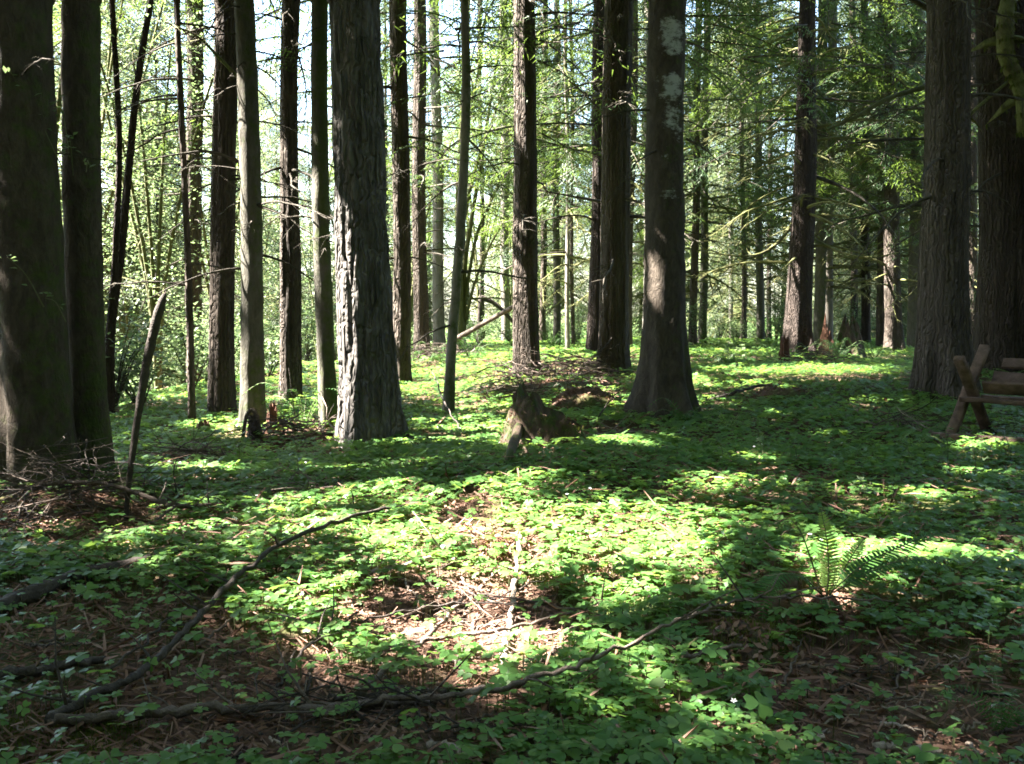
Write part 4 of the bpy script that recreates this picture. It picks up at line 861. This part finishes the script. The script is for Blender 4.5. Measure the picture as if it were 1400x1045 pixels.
pile('twig_heap', 'reddish drooping twig heap beside the jagged stump top', 706, 545, .55, .35, .25, 36, 3, (0, 1, 0), (.4, .9))
pile('twig_heap', 'sunny pale twig heap at the foot of the streaked brown trunk', 588, 492, 1.1, .8, .45, 60, 4, (0, 1, 2), (.5, 1.3), .9)
pile('twig_heap', 'scattered dead twigs behind the fallen pole and mossy-footed sapling', 650, 487, 1.3, .7, .25, 44, 5, (0, 2), (.5, 1.4), .9)
pile('brush_heap', 'tangle of thin dead brush round the feet of the paired dark trunks', 85, 700, .85, .4, .5, 110, 6, (2, 0, 0), (.3, 1.1), .45)
pile('brush_heap', 'dim tangle of dead brush in the corner before the broad dark trunk', 20, 735, .5, .4, .18, 44, 7, (2,), (.3, .8), .35)
pile('twig_heap', 'pale wiry twig cluster on the sorrel beside the arched branch end', 405, 682, .4, .3, .16, 30, 8, (1, 1, 0), (.25, .6), .8)
pile('twig_heap', 'dark twig litter between the slim mossy trunk and bent stub', 410, 600, .8, .4, .2, 36, 9, (2, 0), (.4, 1.0))
pile('twig_heap', 'small curled grey twig heap before the wooden trough', 1240, 592, .5, .35, .16, 30, 10, (1, 0, 2), (.3, .7))
pile('twig_heap', 'round brown brush clump before the broken red stump', 1118, 500, .8, .6, .35, 60, 11, (0, 2), (.4, 1.0), .7)
pile('twig_heap', 'brown debris heap on the shaded bank before the thin young trunk', 262, 636, .5, .25, .14, 40, 12, (0, 1), (.3, .7))
pile('twig_heap', 'red-brown twig scatter under the sunny litter hollow sticks', 600, 850, .55, .35, .05, 34, 13, (0, 1, 1), (.15, .4), .6)
pile('twig_heap', 'dark twig scatter beneath the level foreground branch', 420, 985, .75, .3, .06, 40, 14, (2, 0, 2), (.2, .6), .7)

# fallen pole leaning behind the cedar, broken stub and the bent dead stub
g = gp(655, 473); rt = thing('broken_stub', 'broken standing stub with a snapped top leaning behind the fallen pole', 'snag', g)
for nm, pts, a, b in (('trunk', [(656, 474), (656, 440), (658, 405)], .13, .11), ('snapped_top', [(657, 406), (680, 418), (706, 445)], .10, .07)):
    P = smooth_path(np.array([at(x, y, g[1]) for x, y in pts]) - g, 9); mb = MB(); mb.add(*tube(P, np.linspace(a, b, 9), 9, .25, 2)); mb.build(nm, M['stick_dark'], rt, True)
W = np.array([at(620, 466, 25.5), at(660, 443, 24.6), at(705, 418, 23.6), at(716, 410, 23.2)]); base = W[0].copy(); mb = MB(); mb.add(*tube(smooth_path(W - base, 10), np.linspace(.07, .045, 10), 8, .2, 3))
tag(mb.build('fallen_pole', M['stick'], None, True, base), 'slim fallen pole slanting up against the mossy cedar', 'pole')
g = gp(342, 604); rt = thing('bent_stub', 'grey broken stub with a bent dead branch arching over it', 'snag', g)
for nm, pts, a, b, m in (('arched_branch', [(332, 600), (336, 572), (344, 560), (352, 572), (358, 606)], .02, .025, 'stick'), ('stub', [(346, 604), (346, 585), (345, 568)], .075, .045, 'stick_dark')):
    P = smooth_path(np.array([at(x, y, g[1]) for x, y in pts]) - g, 12); mb = MB(); mb.add(*tube(P, np.linspace(a, b, 12), 9, .3, 2)); mb.build(nm, M[m], rt, True)

# ------------------------------------------------------------------ crossed-leg wooden trough
def beam(p0, p1, w_, h_, up, seed=0):
    p0, p1, up = map(lambda a: np.asarray(a, float), (p0, p1, up)); d = p1 - p0; d /= np.linalg.norm(d); s = np.cross(d, up); s /= np.linalg.norm(s); u = np.cross(s, d)
    c = .12 * min(w_, h_); a, b = w_ / 2, h_ / 2; prof = [(-a + c, -b), (a - c, -b), (a, -b + c), (a, b - c), (a - c, b), (-a + c, b), (-a, b - c), (-a, -b + c)]
    r = np.random.default_rng(seed); n = 7; V = []
    for t in np.linspace(0, 1, n):
        p = p0 + (p1 - p0) * t + r.normal(0, .003, 3); V += [p + s * x + u * y for x, y in prof]
    i = np.arange(n - 1)[:, None] * 8; j = np.arange(8)[None]; j2 = (j + 1) % 8
    q = np.stack([i + j, i + j2, i + 8 + j2, i + 8 + j], -1).reshape(-1, 4); V = np.array(V); k = len(V); V = np.vstack([V, p0, p1]); j = np.arange(8); j2 = (j + 1) % 8
    return V, q, np.vstack([np.stack([np.full(8, k), j2, j], -1), np.stack([np.full(8, k + 1), (n - 1) * 8 + j, (n - 1) * 8 + j2], -1)])
g = gp(1293, 608); u_ = np.array([.75, .66, 0]) * 1.13; v_ = np.array([.75, -.66, 0]) * 1.13; rt = thing('wooden_trough', 'weathered wooden trough on crossed legs, boards loose, in front of the cedars', 'trough', g)
def tp(a, b, z): return u_ * a + v_ * b + np.array([0, 0, z * 1.12])
def tpart(nm, p0, p1, w_, h_, up, s): mb = MB(); mb.add(*beam(p0, p1, w_, h_, up, s)); mb.build(nm, M['plank'], rt)
for k, b in enumerate((0.0, .95)):
    tpart('crossed_leg', tp(0, b, -.03), tp(.72, b, .86), .075, .10, v_, 3 * k); tpart('crossed_leg', tp(.72, b + .09, -.03), tp(.0, b + .09, .78), .075, .10, v_, 3 * k + 1)
tpart('base_board', tp(-.07, -.08, .08), tp(-.03, 1.1, .09), .12, .07, (0, 0, 1), 7); tpart('base_board', tp(.74, .0, .04), tp(.78, 1.25, .05), .11, .09, (0, 0, 1), 8)
for k, (a, z, b0, b1, ww) in enumerate([(.52, .57, .16, 1.3, .19), (.62, .72, .20, 1.2, .12), (.24, .52, .20, 1.3, .15), (.385, .42, .14, 1.3, .15)]):
    dirn = np.array([0, 0, 1.0]) + u_ * (.75 if a > .36 else -.75); 
    if k == 3: dirn = u_
    nrm = np.cross(v_, dirn); tpart('trough_board', tp(a, b0, z), tp(a + .02 * (k % 2), b1, z - .02), ww, .035, nrm, 20 + k)
tpart('stretcher', tp(.20, .02, .40), tp(.22, 1.25, .38), .07, .05, (0, 0, 1), 30)

# ------------------------------------------------------------------ ferns
def frond_geo(P, wmax, npair, seed, split=False):
    """rachis plus pinnae; split -> (rachis mesh builder, list of pinna builders)"""
    r = np.random.default_rng(seed); P = smooth_path(P, 24); mb = MB(); Tn, N, B = frames(P); pins = []
    mb.add(*tube(P, np.linspace(.0045, .0015, 24), 4), m=1)
    for k in range(npair):
        u = .10 + .88 * k / npair; i0 = int(u * 23); p = P[i0] + (P[min(i0 + 1, 23)] - P[i0]) * (u * 23 - i0); t = Tn[i0]
        side = np.cross(t, [0, 0, 1.0]) * (1 - abs(t[2])) + np.cross(t, [-.55, -.85, .3]) * max(0, abs(t[2]) - .4); side /= np.linalg.norm(side) + 1e-6; nr = np.cross(side, t)
        if nr[2] < 0 and abs(t[2]) < .8: nr = -nr
        l = wmax * (math.sin(math.pi * min(1, (u * .82 + .16))) ** .8) * r.uniform(.88, 1.08); sp = np.linalg.norm(P[-1] - P[0]) / npair
        for sd in (-1, 1):
            d = side * sd * .96 + t * .28 - nr * r.uniform(.0, .22); d /= np.linalg.norm(d); wd = t * min(sp * .42, wmax * .12); e = nr * .003
            V = np.array([p - wd * .7, p + wd * .8, p + d * l * .5 + wd * .9, p + d * l - nr * l * .06, p + d * l * .5 - wd * .8 + e]); F = [(0, 1, 2), (0, 2, 4), (4, 2, 3)]
            if split: q = MB(); q.add(V, None, F); pins.append(q)
            else: mb.add(V, None, F)
    return (mb, pins) if split else mb
g = gp(1128, 818, .08); rt = thing('sword_fern', 'young sword fern with one upright glowing frond growing from a brown root clump', 'fern', g)
d0 = g[1]
for pts, wd, npair, m, lb in (([(1130, 815, 0), (1133, 780, 0), (1130, 735, 0), (1122, 697, .02)], .066, 26, 'fern_young', 'upright pale green frond'),
                          ([(1124, 815, 0), (1112, 775, 0), (1098, 735, 0), (1085, 714, 0), (1070, 716, 0), (1068, 730, 0)], .030, 20, 'fern_young', 'curling unopened frond'),
                          ([(1122, 812, 0), (1098, 790, -.05), (1068, 786, -.1), (1048, 808, -.14), (1042, 852, -.16)], .10, 34, 'fern', None),
                          ([(1138, 808, 0), (1180, 772, .05), (1230, 748, .08), (1280, 730, .1), (1335, 734, .1)], .105, 36, 'fern', None),
                          ([(1140, 810, 0), (1190, 782, 0), (1250, 764, -.05), (1315, 782, -.1)], .09, 30, 'fern', None),
                          ([(1134, 814, 0), (1150, 785, .08), (1168, 755, .12), (1182, 735, .15)], .06, 24, 'fern_young', None),
                          ([(1128, 816, 0), (1140, 830, -.15), (1190, 815, -.25), (1215, 830, -.3)], .05, 22, 'fern', None)):
    fb, pins = frond_geo(np.array([at(a, b, d0 + c) for a, b, c in pts]) - g, wd, npair, int(wd * 1000) + len(pts), True)
    o = fb.build('frond', [M[m], M['stem']], rt)
    for p_ in pins: p_.build('pinna', M[m], o)
    if lb: o['label'] = lb
r_ = np.random.default_rng(4); mb = MB()
for k in range(46):
    a = r_.random() * 6.28; p = np.array([math.cos(a) * .07, math.sin(a) * .06, .02]); mb.add(*tube(np.array([p * .5, p + [0, 0, -.05], p * 1.8 + [0, -.05, -.22 - .1 * r_.random()]]), [.006, .005, .003], 4))
mb.build('dead_frond_skirt', M['rot'], rt, True)
def fern_proto(seed, n, L, mat, w_=.06):
    fr = []
    r = np.random.default_rng(seed)
    for k in range(n):
        a = 6.283 * k / n + r.normal(0, .25); l = L * r.uniform(.75, 1.15); c, s = math.cos(a), math.sin(a); h = r.uniform(.45, .9)
        fr.append(frond_geo(np.array([[0, 0, 0], [c * l * .25, s * l * .25, l * h * .6], [c * l * .6, s * l * .6, l * h * .85], [c * l, s * l, l * h * .55]]), w_, 18, seed + k).mesh('frond', [M[mat], M['stem']]))
    return fr
FP = [fern_proto(5, 7, .45, 'fern'), fern_proto(15, 9, .55, 'fern'), fern_proto(25, 6, .4, 'fern_young', .05)]
def fern(px, py, k, s, label, rz=0):
    g = gp(px, py, .0); rt = thing('fern', label, 'fern', g); rt.rotation_euler[2] = rz; rt.scale = (s, s, s)
    for me in FP[k]: obj('frond', me, rt)
fern(995, 592, 2, .8, 'small upright fern on the shaded sorrel beside the flared trunk'); fern(935, 583, 0, .9, 'little fern with a brown dead tuft at the flared trunk foot')
fern(765, 628, 2, .55, 'tiny pale fern against the jagged stump face', 1); fern(415, 588, 1, 1.3, 'dark bushy fern between the slim mossy trunk and red stub', 2)
fern(1108, 496, 0, 1.2, 'small dark fern at the buttressed fir foot', .4); fern(755, 478, 1, 1.6, 'sunny fern behind the brush pile beyond the mossy cedar', .7); fern(1248, 622, 2, .7, 'small pale fern tuft in the sorrel before the trough', .3)
fern(1370, 1010, 1, .45, 'low fern in the dark litter of the near bank', .3)
for k in range(34):
    y = rb.uniform(19, 41); x = rb.uniform(-.12, .5) * y; t = thing('fern', 'distant fern clump rising from the sorrel of the plateau', 'fern', (x, y, float(ground_z(x, y))), 'distant fern clumps'); s_ = rb.uniform(.7, 1.5); t.scale = (s_, s_, s_); t.rotation_euler[2] = rb.uniform(0, 6.28)
    for me in FP[k % 3]: obj('frond', me, t)
# ------------------------------------------------------------------ seedlings and sprigs
def maple_leaf():
    a = np.array([-1.9, -1.3, -.95, -.55, -.3, 0, .3, .55, .95, 1.3, 1.9]); rr = np.array([.35, .62, .5, .92, .62, 1.1, .62, .92, .5, .62, .35]) * .05
    v = [[0, 0, 0]] + [[r0 * math.cos(t) + .02, r0 * math.sin(t), .008 * math.cos(5 * t)] for t, r0 in zip(a, rr)]
    mb = MB(); mb.add(v, None, [(0, k, k + 1) for k in range(1, 11)]); return mb.mesh('leaf', M['maple'])
def oval_leaf():
    v, t = leaf_quad(.06, .035); mb = MB(); mb.add(v, None, t); return mb.mesh('leaf', M['maple'])
ML, OL = maple_leaf(), oval_leaf()
def sprig(name, label, base, pts, nleaf, lm, s, seed, cat='seedling', group=None):
    """pts: local path of the stem"""
    r = np.random.default_rng(seed); rt = thing(name, label, cat, base, group); P = smooth_path(np.array(pts), 10); mb = MB(); mb.add(*tube(P, np.linspace(.005, .002, 10), 5)); st = mb.build('stem', M['stem'], rt, True)
    for k in range(nleaf):
        i0 = 9 - int(7 * r.random() ** 1.4); o = obj('leaf', lm, st); o.location = P[i0] + r.normal(0, .035 * s, 3); o.rotation_euler = (r.normal(0, .35), r.normal(.1, .35), r.random() * 6.28); q = s * r.uniform(.6, 1.2); o.scale = (q, q, q)
for k, (px, py, h, n, s, lb) in enumerate([(1292, 650, .38, 14, 1.6, 'bright leafy maple seedling before the base board of the trough'), (1330, 662, .3, 12, 1.5, 'low broad-leaved seedling in the sunlit strip before the trough'), (1040, 634, .28, 12, 1.5, 'leafy seedling with sunlit leaves amid shaded sorrel beside the flared trunk'),
        (1085, 640, .22, 9, 1.4, 'dark seedling beside the sunlit one on the sorrel'), (1375, 640, .3, 12, 1.5, 'broad-leaved seedling in front of the trough leg'), (1180, 700, .2, 10, 1.5, 'shaded broad-leaved seedling above the young fern'), (1005, 515, .5, 14, 2.6, 'pale sunny seedling on far sorrel near the buttressed fir'),
        (1240, 640, .2, 8, 1.4, 'small seedling next to the trough seedlings'), (325, 645, .3, 10, 1.6, 'green seedling on the shaded bank near the bent stub'), (405, 648, .28, 10, 1.5, 'sunny seedling before the big furrowed fir'), (1190, 690, .16, 8, 1.3, 'second shaded seedling crowding above the young fern'), (985, 640, .2, 9, 1.4, 'half-sunlit seedling below the flared trunk')]):
    g = gp(px, py); sprig('maple_seedling', lb, g, [(0, 0, 0), (.02, 0, h * .5), (.0, .02, h)], n, ML, s * .62, k)
for k, (a, b, yd, c, e, n, lb) in enumerate([(85, 230, 8.1, 10, 92, 8, 'leafy green sprig arching before the broad dark trunk'), (95, 215, 8.15, 80, 130, 12, 'sunlit sprig hanging between the paired trunks'), (100, 240, 8.15, 95, 190, 14, 'tangle of mossy sprigs on the sunlit edge of the slimmer paired trunk'), (118, 235, 8.2, 122, 226, 4, 'single pale leaf sprig on the slimmer paired trunk'), (60, 420, 7.7, 10, 352, 6, 'thin bare sprig with few leaves low before the broad dark trunk'), (90, 440, 7.8, 62, 408, 6, 'little drooping sprig midway up the broad dark trunk')]):
    p0 = at(a, b, yd); p1 = at(c, e, yd - .25); sprig('leafy_sprig', lb, p0, [(0, 0, 0), tuple((p1 - p0) * .5 + [0, 0, .06]), tuple(p1 - p0)], n, OL, 1.0, 30 + k, 'sprig')

# ------------------------------------------------------------------ carpet of wood sorrel
THIN = np.array([(630, 850, 170, 62, .07), (660, 905, 120, 40, .25), (160, 905, 260, 95, .09), (380, 925, 110, 45, .15), (90, 715, 150, 45, .15), (400, 1000, 320, 65, .09), (560, 960, 160, 40, .15), (1180, 925, 230, 42, .10), (1290, 1000, 260, 70, .08),
                 (640, 715, 45, 38, .12), (690, 760, 60, 40, .25), (760, 525, 110, 22, .15), (400, 600, 110, 24, .35), (255, 636, 60, 12, .2), (840, 598, 70, 12, .25), (745, 612, 60, 20, .2), (1010, 880, 70, 30, .2), (800, 790, 60, 25, .45),
                 (240, 850, 90, 40, .25), (110, 1030, 240, 45, .1), (560, 1030, 130, 30, .2), (1120, 840, 90, 35, .35), (1330, 880, 130, 40, .45), (1080, 655, 60, 10, .3), (1330, 600, 60, 14, .4), (590, 495, 40, 14, .3), (60, 835, 160, 34, .2), (1100, 985, 60, 30, .9), (900, 995, 170, 60, 1.0)])
def cover(x, y):
    px, py, f = to_px(np.stack([x, y, ground_z(x, y, False)], -1)); r = np.sqrt(((px[:, None] - THIN[:, 0]) / THIN[:, 2]) ** 2 + ((py[:, None] - THIN[:, 1]) / THIN[:, 3]) ** 2)
    k = np.where(r < 1.15, THIN[:, 4] + (1 - THIN[:, 4]) * np.clip((r - .75) / .4, 0, 1), 1.0).min(1)
    patch = .62 + .75 * vnoise(x * 1.1 + 30, y * 1.1 + 30, 256, 9); return k * np.clip(patch, .25, 1.1)
def leaflets(seg):
    """one three-part leaf with notched lobes, about 1 unit across"""
    v = []; t = []
    for a in (0, 2.094, 4.189):
        c, s = math.cos(a), math.sin(a); n = len(v)
        if seg == 2: pr = [(0, 0, 0), (.17, .21, .03), (.35, .30, .0), (.49, .19, -.05), (.41, 0, -.035), (.49, -.19, -.05), (.35, -.30, .0), (.17, -.21, .03)]
        elif seg == 3: pr = [(0, 0, 0), (.26, .29, .02), (.48, .2, -.05), (.42, 0, -.04), (.48, -.2, -.05), (.26, -.29, .02)]
        else: pr = [(0, 0, 0), (.38, .30, -.02), (.44, 0, -.04), (.38, -.30, -.02)]
        v += [(c * x - s * y, s * x + c * y, z) for x, y, z in pr]
        t += [(n, n + 4, n + 2), (n, n + 2, n + 1), (n + 2, n + 4, n + 3), (n, n + 6, n + 4), (n, n + 7, n + 6), (n + 4, n + 6, n + 5)] if seg == 2 else [(n, n + 3, n + 2), (n, n + 2, n + 1), (n, n + 4, n + 3), (n, n + 5, n + 4)] if seg == 3 else [(n, n + 2, n + 1), (n, n + 3, n + 2)]
    return np.array(v), np.array(t)
def sorrel(mb, n, ya, yb, seg, s0, s1, seed, lift):
    r = np.random.default_rng(seed); y = np.sqrt(r.uniform(ya * ya, yb * yb, n)); x = r.uniform(-.58, .58, n) * (y + .6)
    xe = -5.6 + .11 * (y - 13); k = (r.random(n) < cover(x, y)) & ((y < 14) | (x > xe - 2)); x, y = x[k], y[k]; m = len(x)
    hgt = lift * r.uniform(.6, 1.2, m); z = ground_z(x, y) + hgt; v, t = leaflets(seg); sc = s0 + (s1 - s0) * r.random(m) ** 1.3; big = r.random(m) < .07; sc = np.where(big, sc * 1.55, np.where(r.random(m) < .12, sc * .6, sc)); z = z + np.where(big, .03, 0) + .035 * (vnoise(x * 2.2 + 70, y * 2.2, 256, 4) - .5)
    tilt = r.normal(.12, .24, m); ta = r.random(m) * 6.283
    Mx = rotz(ta) @ roty(tilt) @ rotx(r.normal(0, .18, m)) @ rotz(r.random(m) * 6.283) * sc[:, None, None]; mb.many(v, None, t, Mx, np.stack([x, y, z], -1), 0)
    if seg == 2:
        sv = np.array([[-.5, 0, 0], [.5, 0, 0], [.2, 0, -1.0], [-.2, .3, -1.0]]); S = np.zeros((m, 3, 3)); S[:, 0, 0] = .004; S[:, 1, 1] = .02; S[:, 2, 2] = hgt + .01
        mb.many(sv, [(0, 1, 2, 3)], None, rotz(ta) @ S, np.stack([x, y, z - .002], -1), 1)
mb = MB(); sorrel(mb, 15500, 2.9, 6.0, 2, .045, .078, 1, .085); sorrel(mb, 31000, 6.0, 9.8, 3, .045, .08, 5, .085); sorrel(mb, 23000, 9.8, 13.2, 3, .05, .09, 8, .095); sorrel(mb, 50000, 13.2, 20, 1, .06, .10, 2, .10); sorrel(mb, 44000, 20, 48, 1, .11, .19, 3, .12)
tag(mb.build('wood_sorrel', [M['sorrel'], M['stem']]), 'carpet of three-lobed green wood sorrel leaves over the forest floor', 'ground cover', kind='stuff')
# tiny white blossoms among the sorrel
r_ = np.random.default_rng(6); n = 70; y = np.sqrt(r_.uniform(12, 90, n)); x = r_.uniform(-.45, .5, n) * y; k = cover(x, y) > .7; x, y = x[k], y[k]; mb = MB()
v = [(0, 0, 0)]; t = []
for q in range(5):
    a = q * 1.2566; v += [(math.cos(a - .45) * .8, math.sin(a - .45) * .8, .35), (math.cos(a) * 1.2, math.sin(a) * 1.2, .45), (math.cos(a + .45) * .8, math.sin(a + .45) * .8, .35)]; t += [(0, 1 + 3 * q, 2 + 3 * q), (0, 2 + 3 * q, 3 + 3 * q)]
mb.many(np.array(v), None, np.array(t), rotz(r_.random(len(x)) * 6) @ roty(r_.normal(.4, .3, len(x))) * .011, np.stack([x, y, ground_z(x, y) + .13], -1)); tag(mb.build('sorrel_blossoms', M['petal']), 'tiny white blossoms sprinkled among the sorrel leaves', 'blossoms', kind='stuff')
# litter: curled dead leaves, bark flakes and needles
r_ = np.random.default_rng(16); mb = MB()
def litter(n, ya, yb, s0, s1, seed, slim=False):
    r = np.random.default_rng(seed); y = np.sqrt(r.uniform(ya * ya, yb * yb, n)); x = r.uniform(-.56, .56, n) * (y + .5); k = (cover(x, y) < .55) | (r.random(n) < (.22 if ya < 5 else .08)); x, y = x[k], y[k]; m = len(x)
    if slim: v = np.array([[-.5, -.022, 0], [.5, -.012, .02], [.5, .012, .02], [-.5, .022, 0], [0, .03, .05]]); t = np.array([(0, 1, 4), (1, 2, 4), (2, 3, 4), (3, 0, 4)])
    else: v = np.array([[-.5, 0, .08], [-.2, -.22, .2], [.45, -.06, .02], [.3, .12, .16], [-.05, .2, .02], [0, 0, -.05]]); t = np.array([(0, 1, 5), (1, 2, 5), (2, 3, 5), (3, 4, 5), (4, 0, 5)])
    sc = r.uniform(s0, s1, m); Mx = rotz(r.random(m) * 6.283) @ roty(r.normal(0, .3, m)) @ rotx(r.normal(0, .4, m)) * sc[:, None, None]; mb.many(v, None, t, Mx, np.stack([x, y, ground_z(x, y) + np.where(cover(x, y) > .55, r.uniform(.02, .11, m), r.uniform(.004, .03, m))], -1))
litter(26000, 2.8, 9, .015, .05, 1); litter(20000, 2.8, 9, .03, .11, 2, True); litter(7000, 2.8, 8, .08, .26, 7, True); litter(9000, 9, 24, .05, .12, 3); litter(5000, 9, 24, .15, .4, 4, True)
tag(mb.build('leaf_litter', M['litter']), 'reddish brown leaf litter, bark flakes and needles on bare soil', 'litter', kind='stuff')
# moss cushions
r_ = np.random.default_rng(26); mb = MB(); P = []
for (px, py, rx, ry, n) in [(80, 1010, 120, 40, 900), (1000, 868, 75, 40, 260), (830, 800, 55, 18, 260), (960, 830, 70, 16, 200), (250, 850, 120, 25, 350), (1080, 860, 60, 20, 250), (480, 800, 40, 20, 120), (742, 575, 30, 25, 0)]:
    for k in range(n):
        a = r_.random() * 6.28; q = math.sqrt(r_.random()); P.append((px + rx * q * math.cos(a), py + ry * q * math.sin(a)))
G = np.array([gp(a, b) for a, b in P[::3]]); G = np.repeat(G, 3, 0) + np.concatenate([r_.normal(0, .03, (len(G) * 3, 2)), np.zeros((len(G) * 3, 1))], 1); G[:, 2] = ground_z(G[:, 0], G[:, 1]); m = len(G)
for (bx, by, bz) in [tuple(gp(1020, 890))]:
    rr = np.hypot((G[:, 0] - bx) / .26, (G[:, 1] - by) / .24); G[:, 2] = np.where(rr < 1, np.maximum(G[:, 2], bz + .13 * (1 - rr ** 2.2) - .01), G[:, 2])
v = np.array([[-.12, 0, 0], [.12, 0, 0], [.1, .2, .55], [0, .45, 1.0], [-.1, .2, .55]]); t = np.array([(0, 1, 2), (0, 2, 4), (4, 2, 3)])
for q in range(8):
    mb.many(v, None, t, rotz(r_.random(m) * 6.283) @ rotx(r_.normal(.2, .8, m)) * r_.uniform(.007, .019, m)[:, None, None], G + np.concatenate([r_.normal(0, .045, (m, 2)), np.zeros((m, 1))], 1))
tag(mb.build('moss_cushions', M['mosstuft']), 'feathery yellow-green moss cushions on roots and old wood', 'moss', kind='stuff')
